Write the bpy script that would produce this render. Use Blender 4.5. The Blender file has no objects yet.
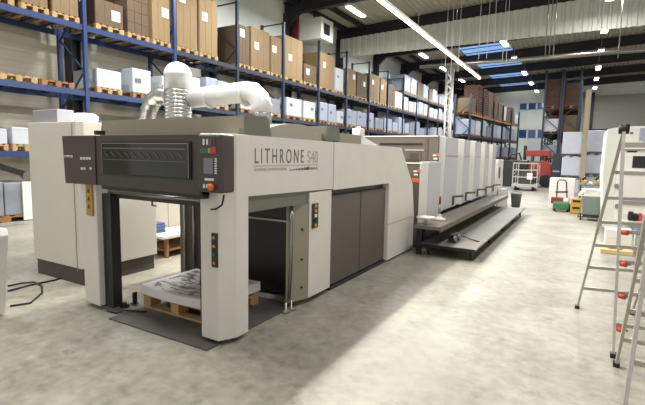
import bpy, bmesh, math, random
from mathutils import Vector, Matrix
random.seed(7)
C = bpy.context.scene.collection
PI = math.pi

# ------------------------------------------------------------------ camera maths
FPX, YAW, PITCH, ROLL, EYE = 442.0, .5285, .1075, .0185, 1.6
_f = Vector((-math.sin(YAW)*math.cos(PITCH), math.cos(YAW)*math.cos(PITCH), -math.sin(PITCH)))
_r = Vector((math.cos(YAW), math.sin(YAW), 0)); _u = _r.cross(_f)
cr, sr = math.cos(ROLL), math.sin(ROLL)
RT, UP, FW = cr*_r + sr*_u, -sr*_r + cr*_u, _f
def at(x, y, X=None, Y=None, Z=None):
    d = RT*((x-322.5)/FPX) - UP*((y-202.5)/FPX) + FW
    t = X/d.x if X is not None else Y/d.y if Y is not None else (Z-EYE)/d.z
    return Vector((0, 0, EYE)) + d*t

# ------------------------------------------------------------------ materials
def lin(h):
    h = h.lstrip('#'); o = []
    for i in (0, 2, 4):
        c = int(h[i:i+2], 16)/255
        o.append(c/12.92 if c <= .04045 else ((c+.055)/1.055)**2.4)
    return (*o, 1)
MC = {}
def mat(name, col, rough=.5, metal=0, noise=0, scale=6, bump=0, emit=None, es=0, stretch=None, alpha=None, trans=0):
    if name in MC: return MC[name]
    m = bpy.data.materials.new(name); m.use_nodes = True
    nt = m.node_tree; b = nt.nodes['Principled BSDF']
    b.inputs['Base Color'].default_value = lin(col)
    b.inputs['Roughness'].default_value = rough; b.inputs['Metallic'].default_value = metal
    if trans: b.inputs['Transmission Weight'].default_value = trans
    if alpha is not None: b.inputs['Alpha'].default_value = alpha
    if emit:
        b.inputs['Emission Color'].default_value = lin(emit); b.inputs['Emission Strength'].default_value = es
    if noise or bump:
        tc = nt.nodes.new('ShaderNodeTexCoord'); mp = nt.nodes.new('ShaderNodeMapping')
        nt.links.new(tc.outputs['Object'], mp.inputs[0])
        if stretch: mp.inputs['Scale'].default_value = stretch
        n = nt.nodes.new('ShaderNodeTexNoise'); n.inputs['Scale'].default_value = scale; n.inputs['Detail'].default_value = 5
        nt.links.new(mp.outputs[0], n.inputs['Vector'])
        if noise:
            r = nt.nodes.new('ShaderNodeValToRGB')
            c = lin(col)
            r.color_ramp.elements[0].position = .3; r.color_ramp.elements[1].position = .7
            r.color_ramp.elements[0].color = (*[v*(1-noise) for v in c[:3]], 1)
            r.color_ramp.elements[1].color = (*[min(1, v*(1+noise)) for v in c[:3]], 1)
            nt.links.new(n.outputs[0], r.inputs[0]); nt.links.new(r.outputs[0], b.inputs['Base Color'])
        if bump:
            bp = nt.nodes.new('ShaderNodeBump'); bp.inputs['Strength'].default_value = bump; bp.inputs['Distance'].default_value = .02
            nt.links.new(n.outputs[0], bp.inputs['Height']); nt.links.new(bp.outputs[0], b.inputs['Normal'])
    MC[name] = m; return m

def floor_mat():
    m = bpy.data.materials.new('polished_concrete'); m.use_nodes = True; nt = m.node_tree; b = nt.nodes['Principled BSDF']
    tc = nt.nodes.new('ShaderNodeTexCoord')
    n1 = nt.nodes.new('ShaderNodeTexNoise'); n1.inputs['Scale'].default_value = 1.5; n1.inputs['Detail'].default_value = 8; n1.inputs['Roughness'].default_value = .62
    n2 = nt.nodes.new('ShaderNodeTexNoise'); n2.inputs['Scale'].default_value = 11; n2.inputs['Detail'].default_value = 6
    mix = nt.nodes.new('ShaderNodeMix'); mix.inputs[0].default_value = .45
    r = nt.nodes.new('ShaderNodeValToRGB')
    r.color_ramp.elements[0].position = .36; r.color_ramp.elements[0].color = lin('#757368')
    r.color_ramp.elements[1].position = .62; r.color_ramp.elements[1].color = lin('#9c988b')
    nt.links.new(tc.outputs['Object'], n1.inputs['Vector']); nt.links.new(tc.outputs['Object'], n2.inputs['Vector'])
    nt.links.new(n1.outputs[0], mix.inputs[2]); nt.links.new(n2.outputs[0], mix.inputs[3])
    nt.links.new(mix.outputs[0], r.inputs[0])
    # dark scuffs
    n3 = nt.nodes.new('ShaderNodeTexNoise'); n3.inputs['Scale'].default_value = 3.6; n3.inputs['Detail'].default_value = 9; n3.inputs['Roughness'].default_value = .75
    r3 = nt.nodes.new('ShaderNodeValToRGB'); r3.color_ramp.elements[0].position = .33; r3.color_ramp.elements[0].color = (.66, .66, .65, 1)
    r3.color_ramp.elements[1].position = .44; r3.color_ramp.elements[1].color = (1, 1, 1, 1)
    mu = nt.nodes.new('ShaderNodeMix'); mu.data_type = 'RGBA'; mu.blend_type = 'MULTIPLY'; mu.inputs[0].default_value = 1
    nt.links.new(tc.outputs['Object'], n3.inputs['Vector']); nt.links.new(n3.outputs[0], r3.inputs[0])
    nt.links.new(r.outputs[0], mu.inputs[6]); nt.links.new(r3.outputs[0], mu.inputs[7])
    nt.links.new(mu.outputs[2], b.inputs['Base Color'])
    rr = nt.nodes.new('ShaderNodeMapRange'); rr.inputs[3].default_value = .34; rr.inputs[4].default_value = .6
    nt.links.new(n2.outputs[0], rr.inputs[0]); nt.links.new(rr.outputs[0], b.inputs['Roughness'])
    b.inputs['Specular IOR Level'].default_value = .35
    return m

M = {}
M['floor'] = floor_mat()
M['body'] = mat('light_grey_enamel', '#d0ccc3', .42, noise=.03, scale=3)
M['body2'] = mat('pale_enamel', '#d6d3cb', .4)
M['sidec'] = mat('cool_pale_enamel', '#b9b8ba', .42)
M['cream'] = mat('cream_enamel', '#cdc8be', .42, noise=.02, scale=2)
M['jbox'] = mat('grey_box_enamel', '#93949a', .45)
M['shadecab'] = mat('mid_grey_enamel', '#a19c92', .5)
M['tan'] = mat('khaki_grey_enamel', '#8d8674', .5)
M['olive'] = mat('olive_grey_enamel', '#68685c', .5)
M['brown'] = mat('warm_dark_grey_enamel', '#5f564c', .5)
M['door'] = mat('umber_enamel', '#554d45', .45)
M['hood'] = mat('charcoal_enamel', '#443b35', .42)
M['plinth'] = mat('dark_umber_plinth', '#4c463f', .6)
M['dark'] = mat('dark_steel', '#2a2725', .45, .2)
M['black'] = mat('black_steel', '#151413', .4)
M['steel'] = mat('brushed_steel', '#9b9890', .32, .9, noise=.08, scale=30)
M['board'] = mat('worn_steel_board', '#7a756d', .45, .3, noise=.1, scale=8)
M['block'] = mat('bright_wrapped_paper', '#b7bbc8', .45, noise=.05, scale=4)
M['alu'] = mat('aluminium', '#b5b1a8', .38, .75, noise=.08, scale=20)
M['foil'] = mat('aluminium_foil', '#b4b4b2', .22, .9, noise=.1, scale=22, bump=.15)
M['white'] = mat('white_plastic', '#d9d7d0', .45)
M['ductw'] = mat('white_duct', '#cccdce', .3, .15, noise=.04, scale=8)
M['chrome'] = mat('curved_sheet_metal', '#a8a091', .25, .85)
M['wood'] = mat('pallet_wood', '#a98a5e', .8, noise=.2, scale=9)
M['woodd'] = mat('old_pallet_wood', '#8a6541', .85, noise=.25, scale=9)
M['woodr'] = mat('reddish_brown_wood', '#4e3524', .85, noise=.25, scale=7)
M['kraft'] = mat('kraft_cardboard', '#7c664a', .85, noise=.12, scale=5, stretch=(6, 6, .6))
M['kraftd'] = mat('dark_kraft_cardboard', '#5f4d39', .85, noise=.15, scale=5, stretch=(6, 6, .6))
M['kraftl'] = mat('pale_kraft_cardboard', '#8b7453', .85, noise=.1, scale=5, stretch=(6, 6, .6))
M['paper'] = mat('stacked_white_paper', '#b3b6bc', .6, noise=.05, scale=4, stretch=(1, 1, 8))
M['paperb'] = mat('film_wrapped_paper', '#98a0b0', .4, noise=.1, scale=6, stretch=(3, 3, .5))
M['paperg'] = mat('grey_wrapped_board', '#7f828a', .5, noise=.1, scale=5)
M['label'] = mat('paper_label', '#e0e0e0', .6)
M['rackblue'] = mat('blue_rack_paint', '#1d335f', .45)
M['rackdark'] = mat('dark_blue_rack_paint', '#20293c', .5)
M['wall'] = mat('beige_sandwich_panel', '#b9b3a2', .7, noise=.10, scale=3, stretch=(1, .1, 7))
M['partition'] = mat('grey_sandwich_panel', '#a3a196', .7, noise=.06, scale=3, stretch=(.2, .2, 9))
M['wallup'] = mat('pale_wall_cladding', '#dde2d8', .7, noise=.04, scale=2)
M['ceil'] = mat('roof_sheet', '#a39f8e', .6, noise=.04, scale=1)
M['fascia'] = mat('pale_profiled_sheet', '#c9cbc0', .55, noise=.04, scale=1)
M['beam'] = mat('anthracite_steel', '#23232a', .5)
M['red'] = mat('red_paint', '#7a2a2a', .5)
M['fork'] = mat('forklift_red', '#9c302a', .5, noise=.15, scale=3)
M['lift'] = mat('worn_white_rail', '#a8a8a2', .5)
M['redb'] = mat('bright_red_plastic', '#c23a24', .4)
M['orange'] = mat('orange_plastic', '#d9682a', .4)
M['yellow'] = mat('yellow_plastic', '#b48c38', .45)
M['green'] = mat('green_paint', '#34694a', .4)
M['bluep'] = mat('blue_plastic', '#3c5a86', .45)
M['grn'] = mat('grey_green_plastic', '#66706b', .5)
M['glassd'] = mat('smoked_guard_glass', '#1b1b1c', .06)
M['screen'] = mat('operator_screen', '#77757a', .25)
M['winglass'] = mat('evening_window_glass', '#1b3050', .15, emit='#24487c', es=.35)
M['textd'] = mat('dark_grey_lettering', '#67645e', .5)
M['textl'] = mat('pale_grey_lettering', '#a5a29a', .5)
M['concrete'] = mat('painted_column', '#968c7a', .7, noise=.05)
M['printed'] = None

def brick_paper():
    m = bpy.data.materials.new('printed_sheet'); m.use_nodes = True; nt = m.node_tree; b = nt.nodes['Principled BSDF']
    tc = nt.nodes.new('ShaderNodeTexCoord'); mp = nt.nodes.new('ShaderNodeMapping'); mp.inputs['Scale'].default_value = (6, 14, 1)
    n = nt.nodes.new('ShaderNodeTexNoise'); n.inputs['Scale'].default_value = 1.6; n.inputs['Detail'].default_value = 4
    r = nt.nodes.new('ShaderNodeValToRGB'); e = r.color_ramp.elements
    e[0].position = .40; e[0].color = lin('#5c5552'); e[1].position = .56; e[1].color = lin('#d2cdc8')
    nt.links.new(tc.outputs['Object'], mp.inputs[0]); nt.links.new(mp.outputs[0], n.inputs['Vector'])
    nt.links.new(n.outputs[0], r.inputs[0]); nt.links.new(r.outputs[0], b.inputs['Base Color']); b.inputs['Roughness'].default_value = .5
    return m
M['printed'] = brick_paper()

# ------------------------------------------------------------------ mesh builder
class MB:
    def __init__(s): s.bm = bmesh.new()
    def box(s, x0, x1, y0, y1, z0, z1, mtx=None):
        vs = [s.bm.verts.new((x, y, z)) for x in (x0, x1) for y in (y0, y1) for z in (z0, z1)]
        if mtx:
            for v in vs: v.co = mtx @ v.co
        for f in ((0,1,3,2),(4,6,7,5),(0,4,5,1),(2,3,7,6),(0,2,6,4),(1,5,7,3)): s.bm.faces.new([vs[i] for i in f])
        return s
    def prism(s, pts, a, b, axis='z'):
        def mk(p, t):
            return {'z': (p[0], p[1], t), 'x': (t, p[0], p[1]), 'y': (p[0], t, p[1])}[axis]
        A = [s.bm.verts.new(mk(p, a)) for p in pts]; B = [s.bm.verts.new(mk(p, b)) for p in pts]
        n = len(pts); s.bm.faces.new(A); s.bm.faces.new(B[::-1])
        for i in range(n): s.bm.faces.new((A[i], B[i], B[(i+1) % n], A[(i+1) % n]))
        return s
    def bar(s, p, q, w=.04, d=None, up=(0, 0, 1)):
        p, q = Vector(p), Vector(q); z = (q-p); L = z.length
        if L < 1e-6: return s
        z.normalize(); u = Vector(up)
        if abs(z.dot(u)) > .98: u = Vector((1, 0, 0)) if abs(z.x) < .9 else Vector((0, 1, 0))
        x = u.cross(z).normalized(); y = z.cross(x)
        d = d or w
        mt = Matrix.Identity(4)
        for i in range(3): mt[i][0], mt[i][1], mt[i][2], mt[i][3] = x[i], y[i], z[i], p[i]
        return s.box(-w/2, w/2, -d/2, d/2, 0, L, mt)
    def tube(s, pts, r, n=12, cap=True):
        pts = [Vector(p) for p in pts]; rings = []
        rs = r if isinstance(r, (list, tuple)) else [r]*len(pts)
        prev = None
        for i, p in enumerate(pts):
            t = (pts[min(i+1, len(pts)-1)] - pts[max(i-1, 0)]).normalized()
            if prev is None:
                u = Vector((0, 0, 1)) if abs(t.z) < .9 else Vector((1, 0, 0))
                x = u.cross(t).normalized()
            else:
                x = (prev - t*prev.dot(t)).normalized()
            prev = x; y = t.cross(x)
            rings.append([s.bm.verts.new(p + (x*math.cos(2*PI*k/n) + y*math.sin(2*PI*k/n))*rs[i]) for k in range(n)])
        for a, b in zip(rings, rings[1:]):
            for k in range(n): 
                f = s.bm.faces.new((a[k], a[(k+1) % n], b[(k+1) % n], b[k])); f.smooth = True
        if cap: s.bm.faces.new(rings[0][::-1]); s.bm.faces.new(rings[-1])
        return s
    def lathe(s, prof, c=(0, 0, 0), n=20):
        rings = [[s.bm.verts.new((c[0]+r*math.cos(2*PI*k/n), c[1]+r*math.sin(2*PI*k/n), c[2]+z)) for k in range(n)] for r, z in prof]
        for a, b in zip(rings, rings[1:]):
            for k in range(n):
                f = s.bm.faces.new((a[k], a[(k+1) % n], b[(k+1) % n], b[k])); f.smooth = True
        s.bm.faces.new(rings[0][::-1]); s.bm.faces.new(rings[-1]); return s
    def bevel(s, w=.01, seg=2):
        bmesh.ops.bevel(s.bm, geom=list(s.bm.edges), offset=w, segments=seg, affect='EDGES', profile=.6); return s
    def build(s, name, m, parent=None, loc=None):
        me = bpy.data.meshes.new(name); bmesh.ops.recalc_face_normals(s.bm, faces=s.bm.faces)
        if loc is not None: bmesh.ops.translate(s.bm, verts=s.bm.verts, vec=-Vector(loc))
        s.bm.to_mesh(me); s.bm.free()
        me.materials.append(M[m] if isinstance(m, str) else m)
        o = bpy.data.objects.new(name, me); C.objects.link(o)
        if loc is not None: o.location = loc
        if parent: o.parent = parent; 
        if parent and parent.type == 'EMPTY' and loc is None:
            o.matrix_parent_inverse = Matrix.Translation(parent.location).inverted()
        return o
def tag(o, label, cat, group=None):
    o['label'] = label; o['category'] = cat
    if group: o['group'] = group
    return o
def thing(name, label, cat, loc=(0, 0, 0), group=None):
    o = bpy.data.objects.new(name, None); C.objects.link(o); o.location = loc; o.empty_display_size = .2
    return tag(o, label, cat, group)
def struct(name, mb, m):
    o = mb.build(name, m); o['kind'] = 'structure'; return o
def chamfer_box(x0, x1, y0, y1, z0, z1, w=.015, seg=2):
    return MB().box(x0, x1, y0, y1, z0, z1).bevel(w, seg)
ORD = 'first second third fourth fifth sixth seventh eighth ninth tenth eleventh twelfth thirteenth fourteenth fifteenth sixteenth seventeenth eighteenth nineteenth twentieth'.split()
def ordn(i):
    if i < 20: return ORD[i]
    t = ['twenty', 'thirty', 'forty', 'fifty', 'sixty'][(i+1)//10-2]
    return ({'twenty': 'twentieth', 'thirty': 'thirtieth', 'forty': 'fortieth', 'fifty': 'fiftieth', 'sixty': 'sixtieth'}[t] if (i+1) % 10 == 0 else t+'-'+ORD[(i+1) % 10-1])

def text(s, size, loc, rot, m, parent, name, sx=1.0, ext=.002, sp=1.0):
    cu = bpy.data.curves.new(name, 'FONT'); cu.body = s; cu.size = size; cu.extrude = ext; cu.offset = 0; cu.space_character = sp
    tmp = bpy.data.objects.new(name, cu); C.objects.link(tmp)
    bpy.context.view_layer.update()
    me = bpy.data.meshes.new_from_object(tmp.evaluated_get(bpy.context.evaluated_depsgraph_get()))
    bpy.data.objects.remove(tmp)
    me.materials.clear(); me.materials.append(M[m])
    o = bpy.data.objects.new(name, me); C.objects.link(o)
    o.rotation_euler = rot; o.location = loc; o.scale = (sx, 1, 1)
    if parent:
        o.parent = parent
        if parent.type == 'EMPTY': o.matrix_parent_inverse = Matrix.Translation(parent.location).inverted()
    return o

# ================================================================== SETTING
XW, YB, XR = -12.3, 49.8, 9.0
struct('floor', MB().box(XW-.2, 12, -4, YB+.2, -.1, 0), 'floor')
SPLIT = 5.15
struct('wall_left', MB().box(XW-.15, XW, -4, YB, 0, SPLIT), 'wall')
struct('trim_1', MB().box(XW-.15, XW, -4, YB, SPLIT, 8.9), 'wallup')
def roofz(x): return 8.5+.032*(x+12)
# trapezoidal roof sheet, ribs along the hall; leaves the skylight strip open
def roof(x0, x1, y0, y1, name):
    mb = MB(); p = .28; n = int((x1-x0)/p); prof = []
    for i in range(n):
        x = x0+i*p
        prof += [(x, .0), (x+.1, .0), (x+.14, .05), (x+.24, .05)]
    prof.append((x1, 0))
    A = [mb.bm.verts.new((x, y0, roofz(x)+z)) for x, z in prof]; B = [mb.bm.verts.new((x, y1, roofz(x)+z)) for x, z in prof]
    A2 = [mb.bm.verts.new((x, y0, roofz(x)+z+.06)) for x, z in prof]; B2 = [mb.bm.verts.new((x, y1, roofz(x)+z+.06)) for x, z in prof]
    for i in range(len(prof)-1):
        mb.bm.faces.new((A[i], A[i+1], B[i+1], B[i])); mb.bm.faces.new((A2[i], A2[i+1], B2[i+1], B2[i]))
    return struct(name, mb, 'ceil')
SX0, SX1 = -7.5, -4.5
roof(XW-.15, SX0, -4, YB, 'ceiling'); roof(SX1, 12, -4, YB, 'ceiling')
roof(SX0, SX1, -4, 23.5, 'ceiling')
# skylight glazing between the portals
PORT = [7.2, 12.2, 17.3, 22.35, 27.4, 32.4, 37.4, 42.4, 47.4]
sky = mat('skylight_glazing', '#7fb0e8', .3, emit='#8fb6ee', es=.8)
for k, (a, b) in enumerate(zip([23.5]+PORT[4:-1], PORT[4:])):
    z = roofz(-6)
    mb = MB().prism([(SX0, roofz(SX0)+.02), (SX1, roofz(SX1)+.02), (SX1, roofz(SX1)+.06), (SX0, roofz(SX0)+.06)], a, b, 'y')
    w = mb.build('window_%d' % (k+3), sky); w['kind'] = 'structure'
    g = MB()
    for j in range(4):
        yy = a+(b-a)*(j+.5)/4; g.bar((SX0, yy, roofz(SX0)), (SX1, yy, roofz(SX1)), .05)
    g.build('glazing_bar', 'rackblue', w)
# portal frames: column + I-beam
for k, y in enumerate(PORT):
    mb = MB()
    mb.box(XW+.02, XW+.34, y-.14, y-.11, 0, 8); mb.box(XW+.02, XW+.34, y+.11, y+.14, 0, 8); mb.box(XW+.15, XW+.19, y-.12, y+.12, 0, 8)
    for x0, x1 in ((XW, XR+3),):
        za, zb = roofz(x0)-.03, roofz(x1)-.03
        for (t0, t1, hw) in ((0, .04, .13), (.04, .52, .02), (.52, .56, .13)):
            mb.prism([(x0, za-t0), (x1, zb-t0), (x1, zb-t1), (x0, za-t1)], y-hw, y+hw, 'y')
    mb.prism([(XW+.02, 7.2), (XW+.9, roofz(XW+.9)-.55), (XW+.02, roofz(XW)-.55)], y-.1, y+.1, 'y')
    struct('trim_%d' % (k+2), mb, 'beam')
# longitudinal purlins
mb = MB()
for x in (-11.6, -10.6):
    mb.box(x-.05, x+.05, -4, YB, roofz(x)-.26, roofz(x)-.02)
struct('trim_20', mb, 'beam')
# profiled fascia across the hall below the portal
mb = MB(); yF = 22.1; prof = []; x = XW+.35
while x < 12:
    prof += [(x, 0), (x+.16, 0), (x+.2, .06), (x+.3, .06)]; x += .34
def fz(x): return roofz(x)-.58
for (za, zb) in ((lambda x: 6.95, fz),):
    A = [mb.bm.verts.new((px, yF+d, 6.95)) for px, d in prof]; B = [mb.bm.verts.new((px, yF+d, fz(px))) for px, d in prof]
    A2 = [mb.bm.verts.new((px, yF+d+.06, 6.95)) for px, d in prof]; B2 = [mb.bm.verts.new((px, yF+d+.06, fz(px))) for px, d in prof]
    for i in range(len(prof)-1):
        mb.bm.faces.new((A[i], A[i+1], B[i+1], B[i])); mb.bm.faces.new((A2[i], A2[i+1], B2[i+1], B2[i])); mb.bm.faces.new((A[i], A[i+1], A2[i+1], A2[i]))
struct('wall_crossing', mb, 'fascia')
# back wall with two window bands
mb = MB()
bw = [(-6.05, -3.55, 6.45, 7.25), (-5.95, -3.35, 3.6, 4.6)]
mb.box(XW, 12, YB, YB+.2, 0, 3.6); mb.box(XW, 12, YB, YB+.2, 4.6, 6.45); mb.box(XW, 12, YB, YB+.2, 7.25, 9.2)
for x0, x1, z0, z1 in bw:
    mb.box(XW, x0, YB, YB+.2, z0, z1); mb.box(x1, 12, YB, YB+.2, z0, z1)
struct('wall_back', mb, 'wallup')
for k, (x0, x1, z0, z1) in enumerate(bw):
    o = MB().box(x0, x1, YB+.08, YB+.1, z0, z1).build('window_%d' % (k+1), 'winglass'); o['kind'] = 'structure'
    g = MB()
    for j in range(4):
        xx = x0+(x1-x0)*j/3; g.box(xx-.09, xx+.09, YB+.02, YB+.08, z0, z1)
    g.box(x0, x1, YB+.02, YB+.08, z1-.08, z1); g.box(x0, x1, YB+.02, YB+.08, z0, z0+.08)
    g.build('window_frame', 'white', o)
struct('trim_21', MB().box(.28, .55, YB-.3, YB-.05, 0, 7.9), 'beam')
struct('trim_22', MB().box(-.2, 12, YB-.25, YB-.03, 4.25, 4.5), 'beam')
struct('trim_23', MB().box(-.42, -.18, YB-.3, YB-.02, 0, 8), 'concrete')
struct('wall_partition', MB().box(.0, 12, YB-.12, YB-.02, 0, 7.6), 'partition')

# ================================================================== LIGHTS
def area(name, loc, sx, sy, power, col, rot=(0, 0, 0)):
    l = bpy.data.lights.new(name, 'AREA'); l.shape = 'RECTANGLE'; l.size = sx; l.size_y = sy; l.energy = power; l.color = col
    o = bpy.data.objects.new(name, l); C.objects.link(o); o.location = loc; o.rotation_euler = rot; return o
tubem = mat('warm_led_diffuser', '#fff2d8', .4, emit='#fff0d0', es=7)
coolm = mat('cool_led_diffuser', '#ffffff', .4, emit='#f2f6ff', es=14)
t = thing('strip_light', 'long warm white strip light hung over the printing press', 'light', (-4.1, 11, 5.0))
MB().box(-4.15, -4.05, 2.0, 20.3, 5.02, 5.09).build('housing', 'white', t)
MB().box(-4.14, -4.06, 2.0, 20.3, 4.985, 5.02).build('diffuser', tubem, t)
for y in (4, 8, 12, 16, 19.8):
    MB().tube([(-4.1, y, 5.09), (-4.1, y, roofz(-4.1))], .008, 6).build('suspension_wire', 'steel', t)
l = area('strip_lamp', (-4.1, 11.15, 4.97), .1, 18.3, 1900, (1, .96, .9)); l.parent = t; l.matrix_parent_inverse = Matrix.Translation(t.location).inverted()
l['label'] = 'glowing underside'
ceil_pts = []
for x, ys, nm in ((.45, (2.4, 7.5, 12.4, 19.9, 24.9, 29.9, 34.9, 39.5, 44.4), 'aisle'), (-4.0, (25.6, 29.9, 34.9, 39.8, 44.6), 'sky'), (-8.6, (2.2, 7.4, 12.3, 17.2, 26.3, 30.7, 36.0, 41), 'rack')):  # nearest aisle and rack lamps are unseen, added to brighten the foreground
    for i, y in enumerate(ys):
        ceil_pts.append((x, y, nm, i))
NM = {'aisle': 'square bright ceiling lamp above the right aisle', 'sky': 'bright ceiling lamp beside the blue skylights', 'rack': 'narrow ceiling lamp in the row nearest the left racks'}
for x, y, nm, i in ceil_pts:
    z = 7.6 if nm != 'rack' else 7.55
    hx, hy = (.13, .6) if nm == 'rack' else (.15, .6)
    if nm == 'rack' and y == 17.2: hy = .75
    t = thing('ceiling_lamp', NM[nm]+', '+ordn(i)+' from the camera', 'light', (x, y, z), 'lamps over '+{'aisle': 'the right aisle', 'sky': 'the skylight strip', 'rack': 'the left racks'}[nm])
    MB().box(x-hx, x+hx, y-hy, y+hy, z+.02, z+.12).build('housing', 'white', t)
    MB().box(x-hx+.02, x+hx-.02, y-hy+.02, y+hy-.02, z-.01, z+.02).build('diffuser', coolm, t)
    MB().tube([(x, y-hy+.1, z+.1), (x, y-hy+.1, roofz(x))], .01, 6).build('hanger', 'steel', t)
    l = area('lamp', (x, y, z-.03), hx*2, hy*2, 380 if nm == 'rack' else 190, (1, .985, .96) if nm == 'aisle' else (.95, .98, 1)); l.parent = t; l.matrix_parent_inverse = Matrix.Translation(t.location).inverted()

# ================================================================== PALLETS, LOADS, RACKS
def pallet_mesh():
    mb = MB()
    for i in range(5): y = -.4+.175*i; mb.box(-.6, .6, y, y+.1, .122, .144)
    for x in (-.6, -.07, .46): mb.box(x, x+.14, -.4, .4, .1, .122)
    for x in (-.6, -.07, .46):
        for y in (-.4, -.07, .26): mb.box(x, x+.14, y, y+.14, .022, .1)
    for y in (-.4, -.05, .3): mb.box(-.6, .6, y, y+.1, 0, .022)
    me = bpy.data.meshes.new('pallet'); bmesh.ops.recalc_face_normals(mb.bm, faces=mb.bm.faces); mb.bm.to_mesh(me); mb.bm.free()
    me.materials.append(M['wood']); return me
PAL = pallet_mesh(); PALD = PAL.copy(); PALD.materials.clear(); PALD.materials.append(M['woodd'])
PALB = PAL.copy(); PALB.materials.clear(); PALB.materials.append(M['plinth'])
def pallet(x, y, z, w, label, group, dark=False, rz=0):
    o = bpy.data.objects.new('wooden_pallet', PALD if dark else PAL); C.objects.link(o)
    o.location = (x, y, z); o.scale = (.9, w/.8, 1); o.rotation_euler.z = rz
    return tag(o, label, 'pallet', group)
def load(kind, x, y, z, w, d, h, label, group, rz=0):
    """one wrapped load standing on its pallet; front faces +X"""
    names = {'carton': ('cardboard_carton', 'carton'), 'paper': ('paper_stack', 'paper stack'), 'wrap': ('wrapped_paper_stack', 'paper stack'), 'grey': ('grey_board_stack', 'board stack'), 'grid': ('carton_stack', 'cartons'), 'dark': ('dark_cardboard_carton', 'carton'), 'crate': ('slatted_crate_stack', 'crates')}
    nm, cat = names[kind]
    mb = MB()
    if kind in ('carton', 'dark'):
        mb.box(-d/2, d/2, -w/2, w/2, 0, h).bevel(.012, 1)
        n = 3
        for i in range(1, n): yy = -w/2+w*i/n; mb.box(d/2-.005, d/2+.006, yy-.012, yy+.012, .01, h-.01)
    elif kind == 'grid':
        ny, nz = 3, max(3, int(h/.28))
        for i in range(ny):
            for j in range(nz):
                mb.box(-d/2, d/2, -w/2+w*i/ny+.006, -w/2+w*(i+1)/ny-.006, h*j/nz+.004, h*(j+1)/nz-.004)
    elif kind == 'crate':
        nz = max(4, int(h/.16))
        for j in range(nz):
            zj = h*j/nz
            mb.box(-d/2, d/2, -w/2, w/2, zj+.05, zj+h/nz-.01)
            for yy in (-w/2, -.06, w/2-.12): mb.box(-d/2, d/2, yy, yy+.12, zj, zj+.05)
    elif kind == 'paper':
        mb.box(-d/2, d/2, -w/2, w/2, 0, h).bevel(.02, 2)
        mb.box(-d/2-.004, d/2+.004, -w/2-.004, w/2+.004, h*.88, h*.92)
    else:
        n = 2 if w > .9 else 1
        for i in range(n):
            mb.box(-d/2, d/2, -w/2+w*i/n+.01, -w/2+w*(i+1)/n-.01, 0, h*(1-.04*i))
        mb.bevel(.025, 2)
    mm = {'carton': random.choice(['kraft', 'kraft', 'kraftl']), 'dark': 'kraftd', 'grid': 'kraftd', 'crate': 'woodr', 'paper': 'paper', 'wrap': 'paperb', 'grey': 'paperg'}[kind]
    root = mb.build(nm, mm)
    root.location = (x, y, z); root.rotation_euler.z = rz
    tag(root, label, cat, group)
    if kind in ('carton', 'dark', 'wrap', 'paper') and h > .5 and w > .4 and z < 20 and y < 26:
        lw = .12
        yy = w*.22*random.choice((-1, 1)); zz = h*random.uniform(.45, .8)
        if kind in ('carton', 'dark'):
            lb = MB().box(d/2+.004, d/2+.012, yy-lw, yy+lw, zz-.13, zz+.13).build('paper_label', 'label', root)
        else:
            lb = MB().box(d/2+.002, d/2+.008, yy-.1, yy+.1, zz-.06, zz+.06).build('paper_label', 'textd', root)
    return root

def rack(name, label, ys, levels, top, xf=-10.8, depth=1.1, mtx=None, skip=(), blue=True):
    t = thing(name, label, 'rack', (xf, ys[0], 0))
    def fin(o):
        return o
    for y in ys:
        mb = MB()
        for x in (xf, xf-depth): mb.box(x-.05, x+.05, y-.045, y+.045, 0, top)
        z = .15; s = 1
        while z < top-.9:
            mb.bar((xf-(.05 if s > 0 else depth-.05), y, z), (xf-(depth-.05 if s > 0 else .05), y, z+.85), .035)
            z += .85; s = -s
        mb.bar((xf-.05, y, top-.06), (xf-depth+.05, y, top-.06), .04)
        for x in (xf, xf-depth): mb.box(x-.07, x+.07, y-.07, y+.07, 0, .015)
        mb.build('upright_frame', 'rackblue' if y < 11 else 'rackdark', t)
    for (a, b) in zip(ys, ys[1:]):
        for z in levels:
            if (z > 5 and a < 28): continue
            for x, nm in ((xf, 'shelf_beam'), (xf-depth, 'shelf_beam')):
                mb = MB().box(x-.025, x+.025, a+.046, b-.046, z-.075, z+.06)
                if x == xf: # depth supports hooked on the front beam
                    for j in range(1, 6):
                        yy = a+(b-a)*j/6; mb.box(xf-depth+.026, xf-.026, yy-.03, yy+.03, z+.02, z+.055)
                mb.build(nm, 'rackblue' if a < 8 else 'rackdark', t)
    return t
YS = [1.12+2.8*k for k in range(17)]
rack('pallet_rack', 'blue steel pallet rack running along the left wall behind the press', YS, (1.5, 3.02, 4.6, 5.9), 6.9)
XL = -11.35
def slot(kind, level, y0, y1, h, i, where, dark=False, emptyp=False):
    y = (y0+y1)/2; w = y1-y0-.04
    nm = {4.6: 'upper', 3.02: 'middle', 1.5: 'lower', 5.9: 'top'}[level]
    pallet(XL, y, level+.06, w, 'wooden pallet, %s along the %s shelf of the left rack' % (ordn(i), nm), 'pallets on the %s shelf' % nm, dark)
    if kind:
        ad = {'carton': 'tall brown cardboard carton', 'dark': 'dark brown cardboard carton', 'grid': 'tower of small brown cartons', 'paper': 'white strapped stack of paper', 'wrap': 'bluish wrapped paper stack', 'grey': 'grey wrapped board stack'}[kind]
        load(kind, XL, y, level+.204, w-.02, 1.05, h, '%s, %s load along the %s shelf of the left rack' % (ad, ordn(i), nm), 'loads on the %s shelf' % nm)
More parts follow.
